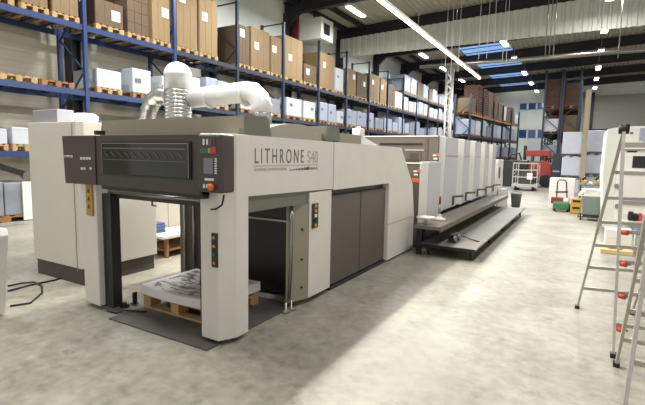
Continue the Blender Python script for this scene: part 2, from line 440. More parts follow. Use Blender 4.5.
U = [('grid',3.4,4.3,1.2),('dark',4.5,5.2,1.4),('carton',5.3,5.92,1.5),('carton',5.96,6.64,1.5),('dark',7.02,7.86,.62),('grid',7.93,8.66,1.75),('carton',8.74,9.42,1.75),('carton',9.62,10.5,1.85),('carton',10.54,11.4,1.75),
     ('dark',12.43,13.05,1.35),('carton',13.1,14.26,1.45),('carton',14.31,15.08,1.4),('carton',15.25,16.62,1.65),('dark',16.7,17.8,.78),('carton',18.05,19.5,1.55),('paper',19.6,20.45,1.1),
     ('carton',20.9,21.9,1.3),('dark',22.0,23.3,1.3),('carton',23.7,25.1,1.5),('carton',25.2,26.2,1.45),('grid',26.5,27.6,1.3),('paper',27.7,29,1.0)]
for i, (k, a, b, h) in enumerate(U): slot(k, 4.6, a, b, h, i, '')
Mm = [(None,3.95,4.75,0),(None,4.8,5.6,0),(None,5.65,6.45,0),('paper',7.0,7.75,.47),('paper',8.04,8.7,.66),('paper',9.02,9.5,.6),('paper',9.9,10.6,.75),('wrap',10.8,11.9,.85),('paper',12.5,13.6,.6),('grey',13.8,15,.6),
      ('paper',15.4,16.6,.75),('paper',16.7,17.75,.75),('wrap',18.1,18.9,.85),('wrap',18.95,19.75,.85),('paper',19.8,20.55,.6),('wrap',20.85,22.1,.8),('wrap',22.15,23.4,.8),('wrap',23.6,24.4,.85)]
y = 24.6
while y < 45: 
    w = random.uniform(.85, 1.3); Mm.append((random.choice(['wrap', 'paper', 'wrap', 'grey']), y, y+w, random.uniform(.5, 1.0))); y += w+.15
for i, (k, a, b, h) in enumerate(Mm): slot(k, 3.02, a, b, h, i, '', dark=(i % 2 == 0))
y = 29.3; i = len(U)
while y < 45:
    w = random.uniform(.85, 1.3); k = random.choice(['paper', 'wrap', 'paper']); slot(k, 4.6, y, y+w, random.uniform(.6, .95), i, ''); i += 1; y += w+.15
y = 29.3; i = 0
while y < 45:
    w = random.uniform(.85, 1.3); k = random.choice(['paper', 'wrap', 'carton']); slot(k, 5.9, y, y+w, random.uniform(.6, 1.1), i, ''); i += 1; y += w+.15
slot('paper', 1.5, 4.35, 4.93, .33, 0, ''); slot('paper', 1.5, 4.97, 5.6, .38, 1, ''); slot('wrap', 1.5, 5.8, 6.6, .5, 2, '')
for i, (a, b, h) in enumerate([(8.2, 9.1, .8), (9.2, 10.1, .7), (10.2, 11.1, .8)]): slot('wrap', 1.5, a, b, h, 3+i, '')
# floor-standing wrapped stacks under the near rack bay
pallet(XL+.05, 4.75, 0, 1.25, 'wooden pallet on the floor beneath the near end of the left rack', 'pallets on the floor', True)
load('grey', XL+.05, 4.75, .145, 1.2, 1.05, .75, 'grey film-wrapped stack on the floor beneath the near rack bay', 'stacks on the floor')
t = tag(MB().box(-10.76, -10.72, 5.1, 5.36, .02, .88).build('white_board', 'white'), 'white narrow board leaning at the end of the grey wrapped stack', 'board')
t = thing('barrier_arm', 'black sloping bar in front of the near rack bay at far left', 'bar', (-9.9, 3.9, 1.2))
MB().bar((-10.0, 3.1, 1.72), (-10.0, 4.82, 1.08), .11).build('arm', 'black', t)
MB().tube([(-10.06, 4.84, 1.05), (-9.94, 4.84, 1.05)], .09, 12).build('end_pivot', 'steel', t)
MB().bar((-10.0, 2.9, 0), (-10.0, 2.9, 1.85), .09).build('post', 'black', t)

# second rack in the middle distance (slightly turned) and third, double, rack at the hall's end
def loose_rack(nm, label, org, rz, n, levels, top, kinds, tagn, depth=1.1, bay=2.8):
    t = thing(nm, label, 'rack', (*org, 0)); t.rotation_euler.z = rz
    R = Matrix.Translation((*org, 0)) @ Matrix.Rotation(rz, 4, 'Z')
    for k in range(n+1):
        mb = MB(); y = k*bay
        for x in (0, -depth): mb.box(x-.06, x+.06, y-.06, y+.06, 0, top)
        z = .2; s = 1
        while z < top-.9:
            mb.bar((-.05 if s > 0 else -depth+.05, y, z), (-depth+.05 if s > 0 else -.05, y, z+.85), .05); z += .85; s = -s
        o = mb.build('upright_frame', 'rackdark'); o.parent = t
    for k in range(n):
        for z in levels:
            for x in (0, -depth):
                mb = MB().box(x-.03, x+.03, k*bay+.061, (k+1)*bay-.061, z-.08, z+.06)
                if x == 0:
                    for j in range(1, 6): mb.box(-depth+.031, -.031, (k+j/6)*bay-.04, (k+j/6)*bay+.04, z+.02, z+.055)
                o = mb.build('shelf_beam', 'rackdark' if z < 4 else 'woodd'); o.parent = t
    c = 0
    for li, z in enumerate(levels):
        for k in range(n):
            for j in range(2):
                y = (k+(j+.5)/2)*bay; w = 1.15
                kk = kinds[li][(k*2+j) % len(kinds[li])]
                if kk is None: continue
                kind, h = kk
                p = R @ Vector((-depth/2, y, z+.06)); q = R @ Vector((-depth/2, y, z+.204))
                lv = ['lower', 'middle', 'upper', 'top'][li]
                pallet(p.x, p.y, p.z, w, 'pallet, %s along the %s shelf of %s' % (ordn(k*2+j), lv, tagn), 'pallets in '+tagn, True, rz)
                load(kind, q.x, q.y, q.z, w-.05, 1.0, h*random.uniform(.9, 1.1), '%s, %s along the %s shelf of %s' % ({'carton': 'brown carton', 'dark': 'dark brown carton', 'grid': 'tower of brown cartons', 'paper': 'white paper stack', 'wrap': 'bluish wrapped stack', 'grey': 'grey wrapped stack', 'crate': 'slatted brown crates'}[kind], ordn(k*2+j), lv, tagn), 'loads in '+tagn, rz)
    return t
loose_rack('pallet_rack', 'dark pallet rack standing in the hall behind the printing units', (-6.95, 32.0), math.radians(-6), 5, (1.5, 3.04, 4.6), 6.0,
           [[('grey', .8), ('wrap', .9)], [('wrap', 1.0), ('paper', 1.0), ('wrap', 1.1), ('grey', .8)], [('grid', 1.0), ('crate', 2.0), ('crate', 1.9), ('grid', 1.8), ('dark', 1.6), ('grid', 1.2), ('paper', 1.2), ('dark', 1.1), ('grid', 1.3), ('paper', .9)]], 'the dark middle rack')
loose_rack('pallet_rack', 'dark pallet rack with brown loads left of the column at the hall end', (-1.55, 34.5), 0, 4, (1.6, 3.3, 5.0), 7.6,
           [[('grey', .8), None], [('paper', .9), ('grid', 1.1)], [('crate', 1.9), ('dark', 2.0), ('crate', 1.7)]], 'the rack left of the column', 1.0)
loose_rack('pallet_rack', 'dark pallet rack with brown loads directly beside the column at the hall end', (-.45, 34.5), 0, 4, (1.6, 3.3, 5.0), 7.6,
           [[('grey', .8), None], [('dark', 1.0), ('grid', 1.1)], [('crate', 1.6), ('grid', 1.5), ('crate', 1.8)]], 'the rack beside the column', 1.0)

# fan heater on the wall column
t = thing('fan_heater', 'pale grey fan heater box high up by the dark column above the left rack', 'heater', (-11.0, 17.2, 7.2))
chamfer_box(-11.7, -10.5, 17.6, 18.7, 6.8, 7.75, .03).build('casing', 'fascia', t)
MB().box(-10.495, -10.46, 17.8, 18.3, 7.05, 7.5).build('outlet_grille', 'dark', t)
MB().box(-12.0, -11.7, 17.5, 17.6, 6.6, 7.9).build('red_panel', 'red', t)
MB().bar((-11.2, 18.1, 7.7), (-11.2, 18.1, roofz(-11.2)), .06).build('hanger', 'beam', t)

# silver gantry: cross pipe on hangers with a mast behind the press
t = thing('cable_gantry', 'silver cable pipe crossing the hall with a mast behind the printing units', 'pipe', (-5.3, 20, 0))
YG = 20.0
MB().tube([at(420, 67, Y=YG), at(700, 46, Y=YG)], .075, 10).build('cross_pipe', 'steel', t)
mb = MB(); mx = at(449, 80, Y=YG).x
for dx, dy in ((-.13, -.1), (.13, -.1), (.0, .13)): mb.tube([(mx+dx, YG+.2+dy, 0), (mx+dx, YG+.2+dy, at(449, 66, Y=YG).z)], .055, 8)
z = .3
while z < 5: mb.bar((mx-.13, YG+.1, z), (mx+.13, YG+.1, z+.25), .04); mb.bar((mx+.13, YG+.1, z+.25), (mx-.13, YG+.1, z+.5), .04); z += .5
mb.build('lattice_mast', 'alu', t)
for px in (545, 549, 553, 618): 
    p = at(px, 58, Y=YG); MB().tube([(p.x, YG, p.z), (p.x, YG, roofz(p.x))], .022, 6).build('hanger', 'steel', t)
# thin cables dropping from the roof
for i, (px, zz) in enumerate([(446, 5.2), (452, 5.1), (459, 5.15), (479, 5.6), (487, 5.6), (494, 5.9), (503, 5.4), (507, 5.4), (596, 6.5), (600, 6.2), (607, 6.6)]):
    p = at(px, 50, Y=19.2)
    tag(MB().tube([(p.x, 19.2, zz), (p.x+.02*(-1)**i, 19.2, roofz(p.x))], .012, 6).build('ceiling_cable', 'white'), 'thin white roof cable, %s from the left before the pale crossing wall' % ordn(i), 'cable', 'thin cables hanging from the roof')

# ================================================================== PRESS DELIVERY
D = thing('press_delivery', 'light grey delivery end of the printing press with open arch, dark hood and umber doors', 'machine', (-3.4, 4.8, 0))
XS = -2.45
# body core behind the arch
MB().box(-4.13, XS-.12, 4.05, 7.0, .04, 1.7).build('inner_body', 'brown', D)
MB().box(-3.88, XS-.14, 3.95, 4.04, .04, 1.2).build('black_back_panel', 'black', D)
MB().box(-3.86, XS-.16, 3.92, 3.945, .86, .88).build('rail', 'steel', D)
MB().box(-4.40, -3.95, 3.92, 4.04, .03, 1.7).build('rear_post', 'door', D)
b = MB()
for x in (-4.28, -4.12): b.tube([(x, 3.89, .03), (x, 3.89, 1.2)], .018, 8)
b.build('guide_rod', 'steel', D)
# front left post
MB().prism([(-4.37, 2.62), (-4.09, 2.60), (-4.09, 2.74), (-4.37, 2.74)], .04, 1.3).bevel(.012, 2).build('front_post', 'body2', D)
MB().box(-4.085, -3.955, 2.66, 2.76, .03, 1.18).build('inner_post_lining', 'dark', D)
MB().lathe([(.05, 0), (.05, .02), (.02, .025), (.02, .05)], (-4.2, 2.75, 0), 12).build('levelling_foot', 'black', D)
MB().lathe([(.05, 0), (.05, .02), (.02, .025), (.02, .05)], (-3.98, 2.8, 0), 12).build('levelling_foot', 'black', D)
# front right post
MB().prism([(-2.70, 2.62), (-2.505, 2.62), (-2.43, 2.76), (-2.43, 2.915), (-2.70, 2.915)], .04, 1.755).bevel(.01, 2).build('front_post', 'body', D)
MB().box(-2.75, -2.705, 2.66, 2.76, .03, 1.18).build('inner_post_lining', 'dark', D)
MB().lathe([(.06, 0), (.06, .02), (.02, .025), (.02, .05)], (-2.6, 2.72, 0), 12).build('levelling_foot', 'black', D)
# button plate on right post
def plate(corners, cols, nm='button_plate'):
    (x0, x1, y, z0, z1) = corners
    p = MB().box(x0, x1, y-.012, y, z0, z1).build(nm, 'dark', D)
    n = len(cols)
    for i, c in enumerate(cols):
        z = z1-(z1-z0)*(i+.5)/n
        MB().box((x0+x1)/2-.011, (x0+x1)/2+.011, y-.022, y-.0125, z-.011, z+.011).build('push_button', c, p)
    return p
pa, pb = at(211, 233, Y=2.605), at(217, 268, Y=2.605)
plate((pa.x, pb.x, 2.62, pb.z, pa.z), ['yellow', 'yellow', 'bluep', 'orange'])
pa, pb = at(86, 184, Y=2.59), at(93, 216, Y=2.59)
ys = MB().box(pa.x, pb.x, 2.583, 2.597, pb.z, pa.z).build('warning_sign', 'yellow', D); ys['label'] = 'yellow warning strip'
for z in (.3, .55, .8):
    zz = pb.z+(pa.z-pb.z)*z; MB().prism([((pa.x+pb.x)/2-.02, zz-.02), ((pa.x+pb.x)/2+.02, zz-.02), ((pa.x+pb.x)/2, zz+.02)], 2.578, 2.5825, 'y').build('warning_symbol', 'black', ys)
# cross beam under the hood
MB().box(-4.07, -2.71, 2.72, 2.98, 1.14, 1.3).build('cross_beam', 'dark', D)
b = MB().tube([(-4.0, 2.68, 1.20), (-2.75, 2.68, 1.20)], .018, 8).tube([(-4.0, 2.66, 1.26), (-2.75, 2.66, 1.26)], .012, 8); b.build('guide_rail', 'steel', D)
b = MB().bar((-3.58, 2.85, 1.15), (-3.58, 2.85, 1.08), .012).bar((-3.58, 2.85, 1.08), (-3.52, 2.85, 1.08), .012); b.build('hook', 'black', D)
# dark front hood with its left wing
YH = 2.50
h0, h1 = at(62, 136, Y=YH), at(65, 183, Y=YH)
hr = at(198, 134.5, Y=YH); hb = at(198, 195, Y=YH); hl = at(96, 185, Y=YH)
MB().prism([(h0.x, h0.z), (hl.x, h0.z+.003), (hl.x, hl.z), (h1.x+.01, h1.z)], YH, YH+.09, 'y').build('hood_wing', 'hood', D)
H = MB().prism([(hl.x+.004, hr.z), (hr.x, hr.z), (hr.x, hb.z), (hl.x+.004, hl.z)], YH+.01, 2.615, 'y').build('front_hood', 'hood', D)
w0, w1 = at(103, 143, Y=YH), at(190, 178, Y=YH)
MB().box(w0.x-.015, w1.x+.015, YH-.004, YH+.009, w1.z-.015, w0.z+.015).build('window_rim', 'dark', H)
MB().box(w0.x, w1.x, YH-.010, YH-.0045, w1.z, w0.z).build('guard_window', 'glassd', H)
b = MB(); n = 11
for i in range(n):
    x = w0.x+(w1.x-w0.x)*(i+.7)/(n+.6); z = w0.z-.10
    b.bar((x-.03, YH-.0125, z+.022), (x+.03, YH-.0125, z-.022), .012, .004); 
b.box(w0.x+.02, w1.x-.03, YH-.0145, YH-.0105, w0.z-.052, w0.z-.04)
b.box(w0.x+.02, w1.x-.03, YH-.0145, YH-.0105, w0.z-.15, w0.z-.145)
b.build('gripper_bars', mat('dull_gripper_steel', '#6a6865', .4, .4), H)
b = MB()
b.box(w0.x-.005, w0.x, YH-.014, YH-.0105, w1.z, w0.z); b.box(w1.x-.005, w1.x, YH-.014, YH-.0105, w1.z, w0.z)
b.box(w0.x, w1.x, YH-.014, YH-.0105, w0.z-.005, w0.z); b.build('window_edge', 'steel', H)
MB().prism([(hl.x+.02, hl.z+.02), (hr.x, hb.z+.02), (hr.x, hb.z-.035), (hl.x+.02, hl.z-.035)], YH+.04, 2.61, 'y').build('lower_lip', 'black', D)
# wing markings
def pm(x0, y0, x1, y1, m, nm, par=D, Y=None, d=.004):
    Y = YH if Y is None else Y
    a, c = at(x0, y0, Y=Y), at(x1, y1, Y=Y)
    return MB().box(a.x, c.x, Y-d-.001, Y-.001, min(a.z, c.z), max(a.z, c.z)).build(nm, m, par)
kt = at(64.5, 157.3, Y=YH); text('KOMORI', .032, (kt.x, YH-.003, kt.z), (PI/2, 0, 0), 'white', D, 'brand_lettering', 1.15)
for x in (80.5, 83.3, 86.1, 88.9): pm(x, 157, x+2, 159.7, 'white', 'status_icon')
for x in (81.2, 83.9, 90): pm(x, 167.3, x+1.8, 169.7, 'white', 'status_icon')
# operator panel
pl, pr = at(197, 134, Y=YH-.03), at(222, 194, Y=YH-.03)
P = chamfer_box(pl.x, pr.x, YH-.03, 2.62, pr.z, pl.z, .03, 4).build('operator_panel', 'hood', D)
YP = YH-.03
for i, x in enumerate((203, 206.5, 210, 213.5)): pm(x, 139, x+1.8, 145, ['white', 'white', 'textd', 'red'][i], 'toggle', P, YP)
pm(200.5, 148, 207.5, 153, 'green', 'green_key', P, YP); pm(208, 148, 211, 153, 'yellow', 'yellow_key', P, YP); pm(211.5, 147, 216, 153.5, 'redb', 'red_key', P, YP)
pm(204, 158, 213.5, 174, 'screen', 'screen', P, YP)
for j in range(7): pm(215, 158+j*2.4, 217, 159.6+j*2.4, 'white', 'side_key', P, YP)
pm(205, 178, 214, 181, 'white', 'paper_tag', P, YP)
for x in (203.5, 206.5): pm(x, 184, x+1.8, 188, 'white', 'push_button', P, YP)
q = at(213, 187, Y=YP); MB().lathe([(.018, 0), (.018, .015), (.027, .02), (.027, .035), (.014, .042)], (0, 0, 0), 16).build('stop_button', 'orange', P)
so = [o for o in bpy.data.objects if o.name.startswith('stop_button')][-1]; so.rotation_euler = (PI/2, 0, 0); so.location = (q.x, YP, q.z)
c0 = at(224, 195, Y=2.56); MB().tube([c0, c0+Vector((.0, -.01, -.04)), at(222, 205, Y=2.57), at(216, 209, Y=2.57), at(211, 209.5, Y=2.59)], .008, 8).build('cable', 'black', D)
a = at(94, 131.5, Y=2.52); MB().box(a.x, a.x+.05, 2.52, 2.6, a.z-.03, a.z+.01).build('hood_latch', 'black', D)
# front top hood
ht = at(102, 119, Y=2.9)
MB().prism([(ht.x-.05, 1.72), (ht.x, 1.915), (-2.47, 1.915), (-2.47, 1.72)], 2.9, 3.26, 'y').build('top_hood', 'tan', D)
MB().prism([(2.89, 1.757), (2.92, 1.925), (3.21, 1.93), (3.28, 1.757)], -2.52, -2.462, 'x').build('hood_end_cap', 'olive', D)
# curved sheet cover
pts = [(3.27, 1.72)]+[(3.27+1.0*i/14, 1.82+.085*math.sin(PI*(i+.6)/15.2)) for i in range(15)]+[(4.27, 1.72)]
MB().prism(pts, -4.2, -2.5, 'x').build('curved_cover', 'chrome', D)
MB().prism([(4.28, 1.757), (4.30, 1.92), (4.58, 1.92), (4.62, 1.757)], -4.2, -2.47, 'x').build('rear_cap', 'olive', D)
MB().prism([(4.6, 1.7), (4.6, 1.86), (5.25, 1.86), (5.25, 1.7)], -4.2, -2.5, 'x').build('flat_cover', 'tan', D)
MB().prism([(5.26, 1.7), (5.26, 1.87), (5.95, 1.72), (5.95, 1.7)], -4.2, -2.52, 'x').build('sloping_cover', 'white', D)
# right side panel with the slanted end
side = [(2.92, 1.755), (2.92, 1.235), (4.44, 1.215), (4.44, 1.2), (6.15, 1.2), (6.15, .03), (7.33, .03), (7.33, .6), (7.2, 1.14), (6.6, 1.735)]
def face_prism(pts, x0, x1):
    mb = MB(); A = [mb.bm.verts.new((x0, p[0], p[1])) for p in pts]; B = [mb.bm.verts.new((x1, p[0], p[1])) for p in pts]
    n = len(pts)
    for L in (A, B): mb.bm.faces.new(L)
    for i in range(n): mb.bm.faces.new((A[i], B[i], B[(i+1) % n], A[(i+1) % n]))
    return mb
sp = face_prism(side, XS-.11, XS).build('side_panel', 'body', D)
MB().box(XS-.02, XS+.002, 4.425, 4.435, 1.22, 1.745).build('panel_seam', 'tan', D)
MB().box(XS-.02, XS+.002, 6.16, 7.28, .575, .583).build('panel_seam', 'tan', D)
MB().box(-4.42, -4.14, 4.05, 7.2, .05, 1.72).build('far_side_panel', 'body', D)
MB().box(-4.13, XS-.12, 7.01, 7.2, .05, 1.2).build('end_cover', 'brown', D)
# lintel, cable column, button column
MB().box(XS-.10, XS-.02, 2.93, 4.40, 1.09, 1.232).build('lintel', 'olive', D)
MB().prism([(XS-.095, 3.64), (XS-.008, 3.92), (XS-.095, 3.92)], .06, 1.088).build('shaded_chamfer', 'tan', D)  # chamfer face of the button column; tan paints in its shade
b = MB().tube([(XS-.055, 3.66, 1.085), (XS-.055, 3.665, .6), (XS-.055, 3.63, .1)], .010, 6).tube([(XS-.055, 3.69, 1.085), (XS-.05, 3.70, .6), (XS-.055, 3.66, .1)], .008, 6); b.build('cable', 'steel', D)
for z in (.2, .5, .82): MB().tube([(XS-.045, 3.84, z), (XS-.020, 3.832, z)], .012, 8).build('bolt', 'dark', D)
for yy in (3.58, 3.68): MB().lathe([(.045, 0), (.045, .02), (.012, .03), (.012, .1)], (XS-.05, yy, 0), 12).build('levelling_foot', 'steel', D)
MB().prism([(XS-.08, 3.945), (XS+.0, 3.925), (XS+.0, 4.40), (XS-.08, 4.44)], .06, 1.20).bevel(.008, 2).build('button_column', 'body', D)
pa, pb = at(312, 203, X=XS+.002), at(317.5, 228, X=XS+.002)
bp = MB().box(XS+.001, XS+.010, pa.y, pb.y, at(314, 228, X=XS).z, at(314, 203.5, X=XS).z).build('button_plate', 'dark', D)
for i, c in enumerate(['yellow', 'yellow', 'white', 'black', 'yellow']):
    z = at(314, 206+i*4.8, X=XS).z; ym = (pa.y+pb.y)/2
    MB().box(XS+.0105, XS+.02, ym-.022, ym+.022, z-.016, z+.016).build('push_button', c, bp)
# umber doors
MB().box(XS-.115, XS-.10, 4.46, 6.14, 1.12, 1.2).build('door_head', 'black', D)
MB().box(XS-.10, XS-.05, 4.455, 5.28, .05, 1.13).bevel(.006, 1).build('door', 'door', D)
MB().box(XS-.10, XS-.05, 5.30, 6.14, .05, 1.13).bevel(.006, 1).build('door', 'door', D)
MB().box(XS-.14, XS-.03, 4.45, 6.14, .0, .045).build('door_sill', 'black', D)
# lettering on the side panel
l0, l1 = at(253.5, 163, X=XS+.001), at(301, 163.5, X=XS+.001)
tl = text('LITHRONE', .20, (XS+.002, l0.y, at(254, 162.5, X=XS).z), (PI/2, 0, PI/2), 'textd', D, 'model_lettering', 1, .001, 1.45)
bpy.context.view_layer.update()
def fit_text(o, w, h):
    xs = [v.co.x for v in o.data.vertices]; ys = [v.co.y for v in o.data.vertices]
    o.scale = (w/(max(xs)-min(xs)), h/(max(ys)-min(ys)), 1)
    # thicken nothing; keep crisp strokes
za, zb = at(277, 148.5, X=XS).z, at(277, 163, X=XS).z
ya, yb, yc = at(254, 160, X=XS).y, at(303, 160, X=XS).y, at(318, 160, X=XS).y
fit_text(tl, yb-ya, za-zb); tl.location = (XS+.002, ya, zb)
t2 = text('S40', .2, (XS+.002, yb+.08, zb), (PI/2, 0, PI/2), 'textl', D, 'model_number', 1, .001); fit_text(t2, yc-yb-.09, (za-zb)*.92)
zu = at(277, 165.5, X=XS).z
MB().box(XS+.001, XS+.003, ya-.01, yc, zu-.003, zu+.003).build('underline', 'textl', D)
t3 = text('KOMORI CORPORATION', .2, (XS+.002, ya, zu-.045), (PI/2, 0, PI/2), 'textl', D, 'maker_lettering', 1, .001); fit_text(t3, (yc-ya)*.45, .026)
b = MB(); y0 = ya+(yc-ya)*.5
for i in range(7): 
    s = .008+.0035*i; yy = y0+i*.052; b.box(XS+.001, XS+.003, yy, yy+.034+.002*i, zu-.05, zu-.05+s)
b.build('speed_mark', 'textd', D)
t4 = text('advance', .2, (XS+.002, ya+(yc-ya)*.77, zu-.05), (PI/2, 0, PI/2), 'textd', D, 'series_lettering', 1, .001); fit_text(t4, (yc-ya)*.22, .036)

# small objects lying on the delivery roof
t = thing('white_canister', 'small white canister standing on the delivery roof edge by the sloping cover', 'canister', (-4.2, 6.0, 1.9))
a, c = at(352, 136, Y=6.9), at(360, 128, Y=6.9)
MB().box(a.x, c.x, 6.9, 7.1, a.z-.0, c.z).bevel(.015, 2).build('body', 'white', t)
MB().lathe([(.03, 0), (.03, .03)], ((a.x+c.x)/2, 7.0, c.z), 10).build('cap', 'white', t)

# ducts
DY = 4.0
def bend(p0, p1, p2, n=6):
    p0, p1, p2 = map(Vector, (p0, p1, p2)); return [(1-t)**2*p0+2*t*(1-t)*p1+t*t*p2 for t in [i/n for i in range(n+1)]]
t = thing('exhaust_duct', 'thick silver and white exhaust duct bridging over the delivery roof', 'duct', (-4.45, DY, 1.9))
c = at(178.5, 118, Y=DY); r1 = .168
b = MB(); z0 = 1.75; zt = at(178, 90, Y=DY).z; pts = []; rs = []
n = 14
for i in range(n):
    za_ = z0+(zt-z0)*i/n; zb_ = z0+(zt-z0)*(i+1)/n
    pts += [(c.x, DY, za_), (c.x, DY, zb_-.008), (c.x, DY, zb_-.004)]; rs += [r1*.97, r1*1.03, r1*.95]
b.tube(pts, rs, 20).build('flexible_sleeve', 'foil', t)
ztop = at(178, 62, Y=DY).z; zh = at(222, 96, Y=DY).z; r2 = .12
dome = [(r1*1.0, zt), (r1*1.0, ztop-.17), (r1*1.03, ztop-.165), (r1*1.03, ztop-.15)]+[(r1*1.0*math.cos(a*PI/16), ztop-.15+.15*math.sin(a*PI/16)) for a in range(1, 8)]+[(.01, ztop)]
MB().lathe([(r, z) for r, z in dome], (c.x, DY, 0), 22).build('elbow_hood', 'ductw', t)
e = at(262, 100, Y=DY); ex = at(264, 120, Y=DY+.1).x-.03
b = MB(); DZ = DY+.1; path = [(c.x+.10, DZ, zh+.01), (ex-.22, DZ, zh+.045), (ex-.13, DZ, zh+.03), (ex-.04, DZ, zh-.04), (ex, DZ, zh-.14), (ex, DZ, zh-.2)]
b.tube(path, r2, 18).build('cross_duct', 'ductw', t)
for x in (c.x+.45, ex-.24): MB().tube([(x-.012, DZ, zh), (x+.012, DZ, zh+.002)], r2*1.07, 18).build('clamp_ring', 'ductw', t)
b = MB(); n = 14; pts = [(ex, DZ, zh-.2-(zh-.2-1.75)*i/n) for i in range(n+1)]; b.tube(pts, [r2*(1.0 if i % 2 else .94) for i in range(n+1)], 16).build('flexible_sleeve', 'foil', t)
t = thing('flexible_hose', 'short crumpled foil hose curving down left of the thick duct', 'duct', (-4.9, DY, 1.9))
p = [at(x, y, Y=DY+.05) for x, y in ((170, 96), (160, 95), (153, 101), (149, 110), (147, 122), (147, 130))]
pp = []
for a_, b_ in zip(p, p[1:]):
    for i in range(5): pp.append(a_.lerp(b_, i/5))
MB().tube(pp, [.115*(1 if i % 2 else .88) for i in range(len(pp))], 14).build('corrugated_tube', 'foil', t)

# ================================================================== COATING UNIT + PRINTING UNITS
YC = 7.42
U0 = thing('coating_unit', 'low umber coating unit between the delivery and the tall printing units', 'machine', (-3.4, 7.9, 0))
MB().box(-4.4, -2.42, YC, 8.42, .05, 1.49).build('body', 'brown', U0)
MB().prism([(-2.415, YC+.195), (-2.30, YC+.185), (-2.30, 8.36), (-2.415, 8.36)], .42, 1.51).bevel(.008, 2).build('side_cover', 'sidec', U0)
MB().prism([(-2.415, YC+.01), (-2.40, YC+.01), (-2.302, YC+.17), (-2.415, YC+.19)], .42, 1.51).bevel(.008, 2).build('lit_edge_cover', 'white', U0)  # chamfer made whiter than the side: its lit look is in the colour
MB().box(-4.4, -2.36, YC-.012, YC-.001, 1.475, 1.495).build('top_edge', 'white', U0)
U1 = thing('printing_unit', 'tall white-sided printing unit nearest the camera, its umber front above the coating unit', 'machine', (-3.4, 9.04, 0), 'row of printing units')
MB().box(-4.4, -2.40, 8.435, 9.0, 1.5, 2.0).build('upper_cabinet', 'brown', U1)
MB().box(-4.4, -2.40, 8.422, 8.434, 1.985, 2.005).build('top_edge', 'white', U1)
def um(x0, y0, x1, y1, m, nm, Y, d=.006):
    P_ = U1 if Y > 8 else U0
    a, c = at(x0, y0, Y=Y), at(x1, y1, Y=Y)
    return MB().box(a.x, c.x, Y-d-.002, Y-.002, min(a.z, c.z), max(a.z, c.z)).build(nm, m, P_)
um(380, 143, 423, 145, 'black', 'recessed_slot', 8.43); um(405, 149.6, 424, 150.4, 'white', 'recess_edge', 8.43)
um(406, 151.5, 421, 160, 'door', 'recess_panel', 8.43); um(410, 153, 418, 160, 'hood', 'recess_panel', 8.43, .009)
um(426, 139, 427.4, 161, 'door', 'cabinet_seam', 8.43)
for (ox, oy, Y) in ((433, 153.5, 8.43), (413.5, 169.5, YC)):
    um(ox, oy+1, ox+3.4, oy+2.6, 'white', 'maker_mark', Y); um(ox+4.2, oy, ox+7.6, oy+2.4, 'orange', 'maker_mark', Y)
    um(ox+.5, oy+4.2, ox+4.5, oy+6, 'white', 'maker_mark', Y)
um(411.8, 178, 419, 182.6, 'orange', 'warning_label', YC)
ub = [8.45, 9.63, 10.8, 12.1, 13.28, 14.45]
for i in range(5):
    y0, y1 = ub[i], ub[i+1]; zt = 2.0; g = .0 if i == 0 else .36
    t = U1 if i == 0 else thing('printing_unit', 'tall white-sided printing unit, %s in line from the camera' % ORD[i], 'machine', (-3.4, (y0+y1)/2, 0), 'row of printing units')
    MB().box(-4.35, -2.50, y0+(.58 if i == 0 else .03), y1, .05, 1.9).build('body', 'dark', t)
    MB().prism([(-2.495, y0+g+.23), (-2.30, y0+g+.21), (-2.30, y1-.02), (-2.33, y1+.0), (-2.495, y1+.0)], .56, zt-.01).bevel(.012, 2).build('side_cover', 'sidec', t)
    MB().prism([(-2.495, y0+g), (-2.47, y0+g), (-2.302, y0+g+.19), (-2.495, y0+g+.225)], .54, zt).bevel(.012, 2).build('lit_edge_cover', 'white', t)  # white paints in the light the chamfer catches; side stays greyer
    MB().box(-4.3, -2.55, y0+.58, y1-.1, 1.91, 1.97).build('top_cover', 'tan', t)
    MB().box(-2.299, -2.292, y0+g+.24, y1-.05, 1.62, 1.63).build('cover_groove', 'tan', t)
    b = MB().bar((-2.28, y1-.30, .78), (-2.10, y1-.20, .80), .04).bar((-2.28, y1-.30, .60), (-2.28, y1-.30, .80), .035); b.build('foot_lever', 'brown', t)
# feeder box beyond the units
t = thing('feeder_cabinet', 'small white cabinet at the far end of the printing units', 'cabinet', (-2.5, 15.5, 0))
chamfer_box(-2.75, -2.3, 14.9, 16.0, 0, 1.55, .02).build('body', 'white', t)
MB().box(-2.298, -2.29, 15.1, 15.35, .95, 1.3).build('dark_inset', 'dark', t)
chamfer_box(-2.28, -2.05, 15.0, 15.6, 0, .62, .02).build('low_box', 'white', t)

# step platforms
t = thing('upper_footboard', 'grey steel footboard running beside the printing units', 'platform', (-2.1, 10.5, 0))
MB().box(-2.285, -1.87, 6.85, 14.2, .45, .5).build('tread', 'board', t)
MB().box(-1.868, -1.85, 6.85, 14.2, .42, .505).build('edge_trim', 'brown', t)
for y in (7.0, 8.8, 10.6, 12.4, 14.0): MB().box(-2.27, -2.2, y-.04, y+.04, 0, .448).build('leg', 'black', t)
MB().box(-2.27, -2.24, 7.35, 14.1, .05, .44).build('back_plate', 'black', t)
t = thing('lower_footboard', 'wide low grey steel platform on short legs along the aisle', 'platform', (-1.6, 10.3, 0))
MB().box(-2.19, -1.32, 6.92, 13.65, .17, .2).build('tread', 'board', t)
MB().box(-2.19, -1.32, 6.9, 6.918, .15, .2).build('front_trim', 'black', t)
for y in (7.1, 8.7, 10.3, 11.9, 13.5):
    for x in (-1.42, -2.1): MB().box(x-.02, x+.02, y-.02, y+.02, 0, .168).build('leg', 'dark', t)
